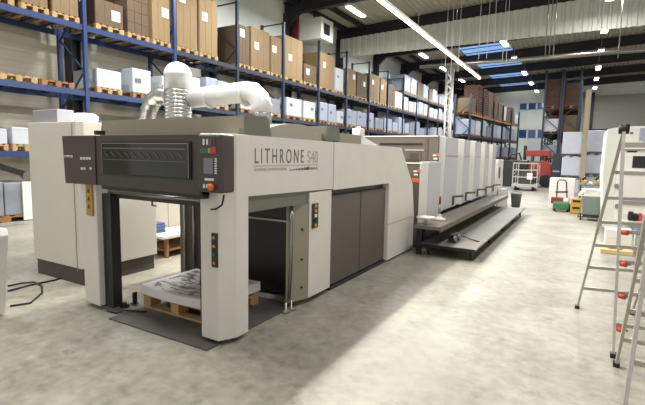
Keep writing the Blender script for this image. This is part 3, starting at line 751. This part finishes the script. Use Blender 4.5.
# objects on the boards
t = thing('wash_stand', 'white round-based stand with reddish handle on the upper footboard', 'stand', (-1.98, 7.1, .5))
q = at(440, 220, Z=.5)
MB().lathe([(.12, 0), (.12, .03), (.05, .05), (.04, .09), (.045, .10)], (q.x-.02, q.y, .5), 18).build('base', 'white', t)
MB().tube([(q.x-.02, q.y, .6), (q.x-.02, q.y+.02, .78)], .022, 10).build('stem', 'steel', t)
MB().tube([(q.x-.02, q.y+.02, .78), (q.x-.02, q.y+.02, .92)], .02, 10).build('handle', 'red', t)
q = at(419, 214, Z=.62)
tag(MB().lathe([(.03, .5), (.03, .56), (.15, .6), (.15, .625), (.12, .63)], (-2.15, 7.05, 0), 20).build('white_dish', 'white'), 'shallow white dish on the upper footboard beside the delivery end panel', 'dish')
t = thing('black_trolley', 'small dark wheeled contraption under the edge of the upper footboard', 'trolley', (-1.75, 7.5, .2))
for dy in (0, .25):
    MB().tube([(-1.74, 7.3+dy, .26), (-1.70, 7.3+dy, .26)], .055, 14).build('wheel', 'grn', t)
MB().box(-1.83, -1.745, 7.25, 7.62, .25, .33).build('frame', 'black', t)
MB().tube([(-1.72, 7.62, .28), (-1.55, 7.7, .215), (-1.4, 7.6, .21)], .01, 6).build('hose', 'black', t)
q = at(515.5, 207, Z=0)
t = thing('metal_bucket', 'grey metal bucket on the floor beyond the end of the low platform', 'bucket', (q.x, q.y, 0))
MB().lathe([(.13, 0), (.17, .42), (.18, .43), (.18, .45), (.155, .45), (.12, .05)], (q.x, q.y, 0), 18).build('pail', 'grn', t)
MB().tube([(q.x-.17, q.y, .42), (q.x-.12, q.y-.05, .5), (q.x, q.y-.07, .53), (q.x+.12, q.y-.05, .5), (q.x+.17, q.y, .42)], .01, 6).build('handle', 'steel', t)
q = at(503, 206, Z=0)
tag(MB().lathe([(.02, 0), (.1, .02), (.12, .06), (.05, .1), (.01, .11)], (q.x, q.y, 0), 8).build('dark_rag', 'hood'), 'crumpled dark rag on the floor left of the metal bucket', 'rag')
q = at(509, 208, Z=0)
tag(MB().lathe([(.12, 0), (.14, .02), (.07, .04), (.01, .05)], (q.x, q.y, 0), 8).build('white_rag', 'white'), 'flat white rag on the floor beside the metal bucket', 'rag')

# ================================================================== PILE IN THE ARCH
tag(MB().box(-3.80, -2.52, 2.50, 3.80, .0, .012).build('steel_floor_plate', mat('worn_floor_plate', '#4f4a48', .55, .1, noise=.15, scale=5)), 'dark steel plate on the floor under the delivery arch', 'floor plate')
PX0, PX1, PY0, PY1 = -3.80, -2.86, 2.87, 3.62
o = bpy.data.objects.new('wooden_pallet', PAL.copy()); C.objects.link(o); o.location = ((PX0+PX1)/2, (PY0+PY1)/2, .012)
o.scale = ((PX1-PX0)/1.2*.97, (PY1-PY0)/.8*.97, 1); tag(o, 'light wooden pallet under the printed pile in the delivery arch', 'pallet')
t = thing('printed_sheet_pile', 'low white pile of printed sheets on the pallet in the delivery arch', 'paper stack', ((PX0+PX1)/2, (PY0+PY1)/2, .157))
b = MB(); N = 10; zt = .255
vt = [[b.bm.verts.new((PX0+(PX1-PX0)*i/N, PY0+(PY1-PY0)*j/N-.03*math.sin(PI*i/N)*(1-j/N), zt-.015*math.sin(PI*i/N))) for j in range(N+1)] for i in range(N+1)]
vb = [[b.bm.verts.new((v.co.x, v.co.y, .158)) for v in r] for r in vt]
for i in range(N):
    for j in range(N):
        b.bm.faces.new((vt[i][j], vt[i+1][j], vt[i+1][j+1], vt[i][j+1])); b.bm.faces.new((vb[i][j], vb[i][j+1], vb[i+1][j+1], vb[i+1][j]))
for i in range(N):
    b.bm.faces.new((vt[i][0], vb[i][0], vb[i+1][0], vt[i+1][0])); b.bm.faces.new((vt[i][N], vt[i+1][N], vb[i+1][N], vb[i][N]))
    b.bm.faces.new((vt[0][i], vt[0][i+1], vb[0][i+1], vb[0][i])); b.bm.faces.new((vt[N][i], vb[N][i], vb[N][i+1], vt[N][i+1]))
b.build('sheets', mat('bright_paper_edge', '#d8d4ce', .6), t)
b = MB(); ins = .07
vt = [[b.bm.verts.new((PX0+ins+(PX1-PX0-2*ins)*i/N, PY0+ins*.6+(PY1-PY0-1.6*ins)*j/N-.03*math.sin(PI*i/N)*(1-j/N), zt+.002-.015*math.sin(PI*(ins+i)/(N+ins)))) for j in range(N+1)] for i in range(N+1)]
for i in range(N):
    for j in range(N): b.bm.faces.new((vt[i][j], vt[i+1][j], vt[i+1][j+1], vt[i][j+1]))
b.build('printed_image', 'printed', t)
q = at(135, 304, Z=.012)
t = thing('black_stop_post', 'small black upright stop on the floor plate left of the pallet', 'post', (q.x, q.y, .012))
MB().box(q.x-.012, q.x+.012, q.y-.02, q.y+.02, .012, .14).build('blade', 'black', t)
MB().box(q.x-.04, q.x+.02, q.y-.03, q.y+.03, .012, .02).build('foot', 'dark', t)
q = at(118, 313, Z=0); pts = [at(107, 311, Z=.01), at(116, 313, Z=.01), at(124, 310.5, Z=.02), at(132, 310.5, Z=.022), at(147, 311.5, Z=.022)]
tag(MB().tube(pts, .008, 6).build('floor_cable', 'black'), 'thin black cable lying from the left post to the pallet', 'cable')

# ================================================================== CABINETS LEFT
t = thing('control_cabinet', 'tall cream electrical cabinet standing left of the delivery', 'cabinet', (-5.5, 3.5, 0))
MB().prism([(-6.06, 2.98), (-5.03, 2.98), (-4.97, 3.04), (-4.97, 4.02), (-6.06, 4.02)], .20, 1.93).bevel(.008, 2).build('body', 'cream', t)
MB().box(-6.03, -5.0, 3.0, 3.99, 0.0, .198).build('plinth', 'plinth', t)
MB().box(-5.10, -5.095, 2.972, 2.979, .16, 1.91).build('door_seam', 'tan', t)
MB().box(-6.0, -5.45, 2.99, 3.0, .0, .001).build('plinth_shadow_gap', 'black', t) if False else None
b0 = thing('grey_junction_box', 'grey metal box lying on top of the cream cabinet', 'box', (-5.6, 3.5, 1.93))
xr = at(57, 115, Y=3.03).x; yr = at(74, 115, X=xr).y
MB().box(-6.03, xr, 3.03, min(yr, 3.98), 1.931, 2.09).bevel(.01, 2).build('casing', 'jbox', b0)
pass
b0 = thing('domed_vent', 'round white domed vent cap on top of the cream cabinet', 'vent', (-5.15, 3.5, 1.93))
a = at(85, 118, Y=3.55)
MB().lathe([(.17, 1.931), (.17, 1.95), (.15, 1.96), (.15, 2.0), (.165, 2.01), (.165, 2.05), (.12, 2.085), (.02, 2.095)], (a.x, 3.55, 0), 22).build('cap', 'white', b0)
t = thing('grey_cabinet', 'pale grey cabinet seen through the delivery arch', 'cabinet', (-6.4, 5.2, 0))
MB().box(-6.9, -5.95, 4.3, 6.3, .12, 1.75).bevel(.01, 2).build('body', 'shadecab', t)
MB().box(-6.85, -6.0, 4.35, 6.25, 0, .118).build('plinth', 'door', t)
MB().box(-5.948, -5.93, 4.62, 4.80, 1.15, 1.19).build('handle', 'black', t)
MB().box(-5.948, -5.944, 5.05, 5.06, .15, 1.7).build('door_seam', 'tan', t)
t = thing('low_bench', 'low white-topped bench behind the delivery arch', 'bench', (-5.4, 4.9, 0))
MB().box(-5.92, -5.3, 4.4, 6.3, .30, .34).build('bench_top', 'body', t)
for x, y in ((-5.85, 4.5), (-5.35, 4.5), (-5.85, 6.2), (-5.35, 6.2)): MB().box(x-.025, x+.025, y-.025, y+.025, 0, .298).build('leg', 'woodd', t)
MB().box(-5.86, -5.34, 4.48, 6.2, .10, .13).build('lower_shelf', 'woodd', t)
t = thing('blue_bundle', 'stack of dark blue cloths on the low bench', 'bundle', (-5.7, 4.7, .34))
for i in range(4): MB().box(-5.88+.01*(i % 2), -5.62, 4.45, 4.72-.01*(i % 2), .342+.04*i, .378+.04*i).bevel(.01, 2).build('folded_cloth', 'bluep', t)
# far left: pale panel end cut by the frame
t = thing('pale_trolley', 'pale curved panel end cut off by the left frame edge', 'trolley', (-4.6, 1.9, 0))
MB().prism([(-5.2, .03), (-4.70, .03), (-4.68, .2), (-4.61, .6), (-4.56, .8), (-4.58, .86), (-5.2, .86)], 1.95, 2.03, 'y').bevel(.01, 2).build('panel', 'white', t)
MB().prism([(-5.2, .03), (-4.76, .03), (-4.72, .2), (-4.66, .6), (-4.62, .74), (-4.7, .74), (-5.2, .6)], 1.935, 1.948, 'y').build('dark_inset', 'dark', t)
for x in (-4.78, -5.05): MB().tube([(x, 1.97, .035), (x, 2.01, .035)], .034, 12).build('castor', 'black', t)
# floor cables at the left
for i, pts in enumerate([[(8, 291), (30, 285), (55, 280), (70, 275)], [(8, 286), (22, 283), (34, 282), (42, 286)], [(42, 286), (42, 293), (30, 303), (10, 306)]]):
    tag(MB().tube([at(x, y, Z=.012) for x, y in pts], .010, 6).build('floor_cable', 'black'), ['long dark cable running to the cream cabinet plinth', 'short dark cable behind the long one left of the cabinet', 'curved dark cable nearest the camera left of the cabinet'][i], 'cable')

# ================================================================== RIGHT BACKGROUND
# white stacks by the column
SY = 24.0
for i, (x0, x1, yt, yb_, Y, kd) in enumerate([(563, 581.5, 132, 154, 24, 'up-left'), (562, 581.5, 156, 176, 24, 'down-left'), (587, 609, 130.5, 152, 24.3, 'up-right'), (585.5, 608, 154.5, 174, 24.3, 'down-right')]):
    a, c = at(x0, yt, Y=Y), at(x1, yb_, Y=Y)
    up = 'upper' if i % 2 == 0 else 'lower'; side_ = 'left' if i < 2 else 'right'
    z0 = c.z
    pallet((a.x+c.x)/2, Y+.55, z0-.144, c.x-a.x, 'pallet beneath the %s white block %s of the brown column' % (up, side_), 'pallets under the white blocks', True, PI/2).data = PALB
    o = load('wrap', (a.x+c.x)/2, Y+.55, z0+.001, 1.0, c.x-a.x-.02, a.z-z0, '%s big white wrapped block of paper %s of the brown column' % (up, side_), 'big white paper blocks', 0); o.data.materials[0] = M['block']
a = at(562, 176, Y=24)
for i, (x0, x1, Y) in enumerate([(562, 581.5, 24), (585.5, 608, 24.3)]):
    a, c = at(x0, 176, Y=Y), at(x1, 176, Y=Y)
    zz = at(x0, [176, 174][i], Y=Y).z-.146
    o = load('wrap', (a.x+c.x)/2, Y+.55, .0, .98, c.x-a.x-.05, zz-.003, 'lowest white block of paper %s of the brown column, on the floor' % ['left', 'right'][i], 'big white paper blocks'); o.data.materials[0] = M['block']
cx = at(584, 170, Y=23.7)
struct('trim_24', MB().box(at(581.5, 150, Y=23.7).x, at(587, 150, Y=23.7).x, 23.6, 23.85, 0, 4.75), 'concrete')
# hand trolley with white box, mower, yellow cases, grey bin
t = thing('white_crate', 'white carton standing behind the black sack trolley', 'box', at(560, 200, Z=0))
a, c = at(550, 178, Y=16.2), at(574, 198, Y=16.2)
MB().box(a.x, c.x, 16.2, 16.9, 0, a.z).bevel(.01, 1).build('carton', 'white', t)
t = thing('sack_trolley', 'black sack trolley parked in front of the white carton', 'trolley', at(561, 205, Z=0))
Y = 15.6; L = [at(x, y, Y=Y) for x, y in ((556.5, 200), (557.5, 182), (559.5, 180), (564.5, 180), (566.5, 182), (567, 200))]
MB().tube(L, .018, 8).build('handle_frame', 'black', t)
b = MB().bar(at(555.5, 192, Y=Y), at(568, 192, Y=Y), .05); b.build('cross_bar', 'black', t)
for px in (554, 569.5):
    q = at(px, 207, Y=Y); MB().tube([(q.x-.03, Y, .12), (q.x+.03, Y, .12)], .12, 14).build('wheel', 'black', t)
a, c = at(551.5, 197, Y=Y), at(569, 204, Y=Y)
MB().box(a.x, c.x, Y-.15, Y+.1, c.z, a.z).build('load_basket', 'red', t)
q = at(561, 212, Z=0)
t = thing('green_machine', 'small green-bodied machine on the floor before the sack trolley', 'machine', (q.x, q.y, 0))
a, c = at(552, 205, Y=q.y), at(570, 212, Y=q.y)
MB().box(a.x+.03, c.x-.03, q.y, q.y+.35, .06, .30).bevel(.06, 3).build('green_body', 'green', t)
for x in (a.x+.08, c.x-.08): MB().tube([(x-.025, q.y+.08, .07), (x+.025, q.y+.08, .07)], .07, 12).build('wheel', 'black', t)
MB().box(c.x-.2, c.x-.06, q.y+.1, q.y+.25, .3, .42).bevel(.03, 2).build('white_cap', 'white', t)
q = at(576, 214, Z=0)
t = thing('yellow_case', 'upright yellow case on the floor between the trolley and the grey bin', 'case', (q.x, q.y, 0))
a, c = at(571, 198, Y=q.y), at(581, 214, Y=q.y)
MB().box(a.x, c.x, q.y, q.y+.3, 0, a.z).bevel(.03, 2).build('shell', 'yellow', t)
for z in (.15, .35): MB().box(a.x+.05, c.x-.05, q.y-.012, q.y-.001, z, z+.06).build('latch', 'black', t)
# grey bin on castors
a, c = at(582, 196, Y=13.5), at(607, 216, Y=13.5)
t = thing('grey_bin', 'grey-green wheeled bin topped with white papers', 'bin', ((a.x+c.x)/2, 13.8, 0))
MB().prism([(a.x, a.z), (c.x, a.z), (c.x-.05, .16), (a.x+.04, .16)], 13.5, 14.1, 'y').bevel(.02, 2).build('bin_body', 'grn', t)
b = MB().bar((a.x-.05, 13.48, .1), (c.x+.12, 13.48, .1), .03).bar((a.x-.05, 14.12, .1), (c.x+.12, 14.12, .1), .03).bar((a.x-.05, 13.48, .1), (a.x-.05, 14.12, .1), .03).bar((c.x+.12, 13.48, .1), (c.x+.12, 14.12, .1), .03).bar((a.x+.1,13.48,.1),(a.x+.1,14.12,.1),.03).box(a.x+.05,c.x-.05,13.5,14.1,.115,.158); b.build('dolly_frame', 'dark', t)
for x in (a.x, c.x+.08):
    for y in (13.5, 14.1): MB().tube([(x-.015, y, .045), (x+.015, y, .045)], .045, 12).build('castor', 'black', t)
t = thing('paper_heap', 'loose white papers piled on top of the grey bin', 'papers', ((a.x+c.x)/2, 13.8, a.z))
b = MB()
for i in range(6):
    m4 = Matrix.Translation(((a.x+c.x)/2+random.uniform(-.06, .06), 13.8, a.z+.012+.03*i)) @ Matrix.Rotation(random.uniform(-.2, .2), 4, 'Z')
    b.box(-.32, .32, -.25, .25, -.01, .018, m4)
b.build('sheets', 'white', t)
# work table with yellow tools behind
t = thing('tool_table', 'dark low table carrying yellow tools behind the grey bin', 'table', (.4, 15.3, 0))
ta, tc_ = at(579, 184, Y=15.2), at(612, 182, Y=15.2)
MB().box(ta.x, tc_.x, 15.2, 15.9, ta.z-.05, ta.z).build('tabletop', 'grn', t)
for x in (ta.x+.05, tc_.x-.05):
    for y in (15.25, 15.85): MB().box(x-.02, x+.02, y-.02, y+.02, 0, ta.z-.051).build('leg', 'dark', t)
for i, (x0, x1, h, m_, nm, lb) in enumerate([(576, 580, .28, 'red', 'red_tool_case', 'dark red case at the left end of the tool table'), (581, 587, .2, 'yellow', 'power_tool', 'yellow power tool left on the tool table'), (588, 593, .13, 'label', 'white_packet', 'pale packet in the middle of the tool table'), (594, 600, .2, 'yellow', 'power_tool', 'yellow power tool second from right on the tool table'), (601, 607, .28, 'yellow', 'power_tool', 'yellow power tool at the right end of the tool table')]):
    p0, p1 = at(x0, 184, Y=15.3), at(x1, 184, Y=15.3)
    if i == 0: p0 = at(579.3, 184, Y=15.3); p1 = at(581, 184, Y=15.3); h = .34
    tt = thing(nm, lb, 'tool' if 'tool' in nm else 'packet', ((p0.x+p1.x)/2, 15.5, ta.z))
    cxm = (p0.x+p1.x)/2; w = p1.x-p0.x-.02
    MB().box(cxm-w/2, cxm+w/2, 15.35, 15.6, ta.z+.002, ta.z+h*.55).bevel(.02, 2).build('body', m_, tt)
    if nm == 'power_tool':
        MB().tube([(cxm-w*.3, 15.48, ta.z+h*.55), (cxm-w*.1, 15.48, ta.z+h*.9), (cxm+w*.3, 15.48, ta.z+h)], .035, 8).build('grip', 'black', tt)

# big white machine behind the ladder
WM = thing('white_machine', 'tall white folding machine behind the ladder at the right edge', 'machine', (1.3, 11.5, 0))
Y = 11.6
xl = at(619, 150, Y=Y).x; zt_ = at(622, 126.5, Y=Y).z
MB().box(xl, 2.9, Y, Y+2.4, .1, zt_).bevel(.015, 2).build('body', 'body2', WM)
MB().prism([(at(608, 128, Y=Y+.02).x, zt_-.05), (xl-.005, zt_), (xl-.005, .1), (at(604, 215, Y=Y+.02).x, .1), (at(603, 175, Y=Y).x, 1.3)], Y+.05, Y+2.2, 'y').build('left_cover', 'fascia', WM)
def wm(x0, y0, x1, y1, m, nm, d=.01):
    a, c = at(x0, y0, Y=Y), at(x1, y1, Y=Y); return MB().box(a.x, c.x, Y-d-.002, Y-.002, min(a.z, c.z), max(a.z, c.z)).build(nm, m, WM)
wm(633, 156, 660, 168.5, 'glassd', 'dark_window'); wm(620, 142.5, 660, 144.5, 'tan', 'ledge', .05); wm(620, 149, 660, 150.5, 'tan', 'ledge', .03)
wm(627, 150.8, 637, 152.2, 'black', 'slot'); wm(620, 170.5, 660, 172.5, 'body2', 'ledge', .06); wm(619, 198, 660, 199.5, 'tan', 'rail', .05); wm(619, 203, 660, 204.3, 'steel', 'rail', .05)
wm(630, 132, 633, 134, 'textd', 'small_icon'); wm(640, 128, 645.5, 141, 'paperb', 'blue_panel')
for (px, py) in ((616.5, 186), (617, 206)):
    q = at(px, py, Y=Y+.04); MB().tube([(q.x, Y+.045, q.z), (q.x, Y-.05, q.z)], .05, 12).build('hand_wheel', 'steel', WM)
MB().box(xl+.05, 2.8, Y+.1, Y+2.2, .0, .098).build('plinth', 'dark', WM)
wm(619, 212, 660, 222, 'body', 'lower_panel', .25)
t = thing('work_glove_pair', 'black and red work gloves lying on the white machine ledge', 'gloves', (1.15, Y-.1, .7))
a, c = at(628, 211, Y=Y-.3), at(640, 221, Y=Y-.3)
MB().box(a.x, (a.x+c.x)/2-.01, Y-.42, Y-.27, c.z, a.z).bevel(.035, 2).build('glove', 'black', t)
MB().box((a.x+c.x)/2+.0, c.x-.05, Y-.42, Y-.27, c.z, a.z-.03).bevel(.035, 2).build('glove', 'black', t)
MB().box(c.x-.045, c.x+.02, Y-.40, Y-.29, c.z, a.z-.02).bevel(.02, 2).build('red_cuff', 'redb', t)
MB().box(a.x-.1, c.x+.1, Y-.46, Y-.262, c.z-.04, c.z-.002).build('support_tray', 'body', WM)
# blue box and white carton on yellowish board behind the ladder
q = at(615, 250, Z=0)
t = thing('yellow_board', 'flat yellowish wooden board on the floor behind the ladder', 'board', (q.x, q.y, 0))
a, c = at(600, 253, Z=0), at(632, 254, Z=0)
MB().box(a.x, c.x, a.y, a.y+.75, 0, .075).bevel(.006, 1).build('board', mat('yellow_ply', '#c4ab79', .6), t)
MB().box(a.x+.12, c.x-.15, a.y+.1, a.y+.4, .0755, .09).build('orange_stain_cloth', 'kraftl', t)
a, c = at(604.5, 243, Y=a.y+.35), at(625, 243, Y=a.y+.35)
t = thing('white_carton', 'white paper carton on the yellowish board behind the ladder', 'carton', ((a.x+c.x)/2, a.y, .075))
MB().box(a.x, c.x+.1, a.y, a.y+.35, .091, .38).bevel(.008, 1).build('box', 'white', t)
MB().box(a.x+.04, c.x-.05, a.y-.004, a.y-.001, .22, .225).build('lid_seam', 'textl', t)
t = thing('blue_tray', 'blue plastic tray standing right of the white carton', 'tray', (c.x+.2, a.y, 0))
MB().box(c.x+.15, c.x+.6, a.y+.15, a.y+.5, .30, .38).bevel(.01, 1).build('tray', 'bluep', t)
MB().box(c.x+.17, c.x+.58, a.y+.17, a.y+.48, .0, .298).build('stand', 'white', t)

# cage cart and red truck in the distance
a, c = at(511, 190, Z=0), at(539, 190, Z=0); Y = a.y
zt_ = at(511, 163, Y=Y).z; b0 = at(511, 184, Y=Y).z
t = thing('scissor_lift_platform', 'white railed lift platform parked at the end of the aisle', 'lift', ((a.x+c.x)/2, Y, 0))
MB().box(a.x, c.x, Y, Y+1.2, .14, b0+.02).bevel(.02, 1).build('chassis', 'lift', t)
for x in (a.x+.2, c.x-.2):
    for y in (Y+.1, Y+1.1): MB().tube([(x-.06, y, .13), (x+.06, y, .13)], .13, 14).build('wheel', 'black', t)
b = MB(); zs = [b0+.4*(zt_-b0)*k/.8 for k in range(3)]
for y in (Y+.03, Y+1.17):
    for k in range(4): x = a.x+.04+(c.x-a.x-.08)*(0, .22, .75, 1)[k]; b.bar((x, y, b0), (x, y, zt_), .04)
    for z in (b0+.35*(zt_-b0), b0+.68*(zt_-b0), zt_): b.bar((a.x+.02, y, z), (c.x-.02, y, z), .05)
for x in (a.x+.04, c.x-.04):
    for z in (b0+.5*(zt_-b0), zt_): b.bar((x, Y, z), (x, Y+1.2, z), .05)
b.build('guard_rail', 'lift', t)
MB().box(a.x+.25, c.x-.2, Y+.3, Y+1.0, b0+.03, b0+.7*(zt_-b0)).bevel(.03, 1).build('brown_motor_box', 'plinth', t)
MB().box(a.x+.15, c.x-.5, Y+.35, Y+.95, b0+.71*(zt_-b0), b0+1.15*(zt_-b0)).bevel(.08, 2).build('dark_bundle', 'dark', t)
MB().box(c.x-.5, c.x-.25, Y-.01, Y+.0, b0+.25*(zt_-b0), b0+.55*(zt_-b0)).build('paper_notice', 'label', t)
t = thing('red_forklift', 'red forklift truck standing behind the railed lift platform', 'forklift', (-2.7, 29, 0))
a, c = at(525, 150, Y=28), at(552, 172, Y=28)
MB().prism([(a.x+.1, .4), (c.x, .4), (c.x, 1.3), (c.x-.5, 1.5), (a.x+.3, 1.4), (a.x+.1, .9)], 28, 29.3, 'y').bevel(.05, 2).build('chassis', 'fork', t)
b = MB()
for x in (a.x+.35, c.x-.45):
    for y in (28.1, 29.2): b.bar((x, y, 1.4), (x+.05, y, a.z-.15), .08)
b.build('cab_post', 'red', t)
MB().box(a.x+.05, c.x-.15, 28.0, 29.3, a.z-.35, a.z).bevel(.05, 2).build('roof_guard', 'fork', t)
for x in (a.x+.4, c.x-.3):
    for y in (28.05, 29.25): MB().tube([(x, y-.12, .35), (x, y+.12, .35)], .35, 16).build('wheel', 'black', t)
b = MB().bar((a.x-.05, 28.3, .1), (a.x-.05, 28.3, 2.3), .1).bar((a.x-.05, 29.0, .1), (a.x-.05, 29.0, 2.3), .1).bar((a.x-.05, 28.3, 2.3), (a.x-.05, 29.0, 2.3), .1); b.build('mast', 'black', t)
b = MB().bar((a.x-.15, 28.4, .08), (a.x-1.1, 28.4, .08), .1, .04).bar((a.x-.15, 28.9, .08), (a.x-1.1, 28.9, .08), .1, .04); b.build('fork', 'black', t)
# dark pallet truck load heap left of it
t = thing('dark_pump_unit', 'dark machine unit left of the red forklift by the printing units', 'machine', (-4.4, 27.5, 0))
a, c = at(504, 160, Y=27), at(522, 160, Y=27)
MB().box(a.x, c.x, 27, 28, 0, 1.5).bevel(.03, 1).build('casing', 'dark', t)
MB().tube([(a.x+.2, 27.2, 1.5), (a.x+.3, 27.3, 1.8), (c.x-.2, 27.4, 1.9), (c.x-.1, 27.5, 1.5)], .05, 8).build('hose', 'black', t)
t = thing('dark_parts_bin', 'dark stacked parts bin right of the red forklift', 'bin', (-1.9, 27, 0))
a, c = at(552, 165, Y=27.2), at(561, 165, Y=27.2)
MB().box(a.x, c.x, 27.2, 28.2, 0, 1.9).bevel(.02, 1).build('casing', 'rackdark', t)
MB().box(a.x+.05, c.x-.05, 27.18, 27.199, .9, .98).build('label_rail', 'paperb', t)

# ================================================================== LADDERS
def ladder(label, A, A2, B, B2, apexA, apexB, knobs, rA, rB, bright=False):
    t = thing('folding_ladder', label, 'ladder', ((A[0]+B[0])/2, (A[1]+B[1])/2, 0))
    A, A2, B, B2, PA, PB = [Vector(v) for v in (A, A2, B, B2, apexA, apexB)]
    for p, q in ((A, PA), (A2, PB), (B, PA), (B2, PB)):
        up = (p-q).normalized()
        mid = p.lerp(q, .46)
        MB().bar(p+Vector((0, 0, .0)), mid+(q-p)*.06, .042, .02, (1, 0, 0)).build('lower_rail', 'alu', t)
        MB().bar(mid, q, .054, .026, (1, 0, 0)).build('upper_rail', 'alu', t)
        MB().box(p.x-.022, p.x+.022, p.y-.032, p.y+.032, 0, .035).build('rubber_foot', 'black', t)
    for (p, q, P0, P1, n) in ((A, A2, PA, PB, rA), (B, B2, PA, PB, rB)):
        for i in range(1, n+1):
            f = i/(n+.6)
            a, b = p.lerp(P0, f), q.lerp(P1, f)
            MB().bar(a, b, .028, .03).build('rung', 'alu', t)
    for P0 in (PA, PB): MB().tube([P0-Vector((.04, 0, 0)), P0+Vector((.04, 0, 0))], .045, 16).build('hinge', 'dark', t)
    for f in knobs:
        a = B.lerp(PA, f); b = B2.lerp(PB, f)
        for a_ in (a, b):
            MB().tube([a_+Vector((.022, -.01, 0)), a_+Vector((.062, -.035, 0))], .021, 12).build('locking_knob', 'redb', t)
            MB().tube([a_+Vector((.0, .03, 0)), a_+Vector((.09, -.02, 0))], .009, 8).build('locking_pin', 'steel', t)
    return t
A = at(577, 308, Z=0); A2 = at(631.5, 314, Z=0); B = at(613, 357, Z=0)
wd = A2-A
B2 = B+wd
PA = at(624, 129, Y=4.86); PB = PA+wd
def knobf(py):
    best = min(range(0, 1000), key=lambda i: abs(((lambda v: 202.5-FPX*(v.dot(UP))/(v.dot(FW)))(B.lerp(PA, i/1000)-Vector((0, 0, EYE))))-py)); return best/1000
ladder('aluminium folding ladder with red locking knobs, feet nearest the printing press', A, A2, B, B2, PA, PB, [knobf(y) for y in (232, 263, 295, 328)], 7, 7)
A = at(616, 366, Z=0); rail_dir_top = at(641, 265, Y=A.y-.0)
# the right-hand ladder: its far side rises out of the frame, its near side passes in front
q = at(641, 265, Y=3.75)
top = A+(q-A)*(1.9/q.z); top = Vector((top.x, top.y, 1.9))
wd = Vector((.52, .02, 0))
q1 = at(640, 290, Y=3.0); q2 = at(626, 395, Y=2.84)
B = q2+(q2-q1)*(q2.z/(q1.z-q2.z)); B.z = 0
B = Vector((q2.x-.03, 2.68, 0)); PA = top+Vector((-.05, 0, 0))
ladder('paint-spattered aluminium folding ladder cut off by the right frame edge', A, A+wd, B, B+wd, PA, PA+wd, [], 7, 7)

# ================================================================== CAMERA, WORLD
cam = bpy.data.cameras.new('camera'); co = bpy.data.objects.new('camera', cam); C.objects.link(co)
cam.sensor_fit = 'HORIZONTAL'; cam.sensor_width = 36; cam.lens = FPX/645*36; cam.clip_end = 200; cam.clip_start = .05
mt = Matrix.Identity(4)
for i in range(3): mt[i][0], mt[i][1], mt[i][2] = RT[i], UP[i], -FW[i]
mt[2][3] = EYE; co.matrix_world = mt
sc = bpy.context.scene; sc.camera = co
w = bpy.data.worlds.new('world'); sc.world = w; w.use_nodes = True
bg = w.node_tree.nodes['Background']; bg.inputs[0].default_value = (1, .985, .965, 1); bg.inputs[1].default_value = .78
sc.view_settings.view_transform = 'Standard'; sc.view_settings.look = 'None'; sc.view_settings.gamma = 1; sc.view_settings.exposure = 0
try: sc.view_settings.use_curve_mapping = False
except Exception: pass
sc.cycles.max_bounces = 6; sc.cycles.use_denoising = True
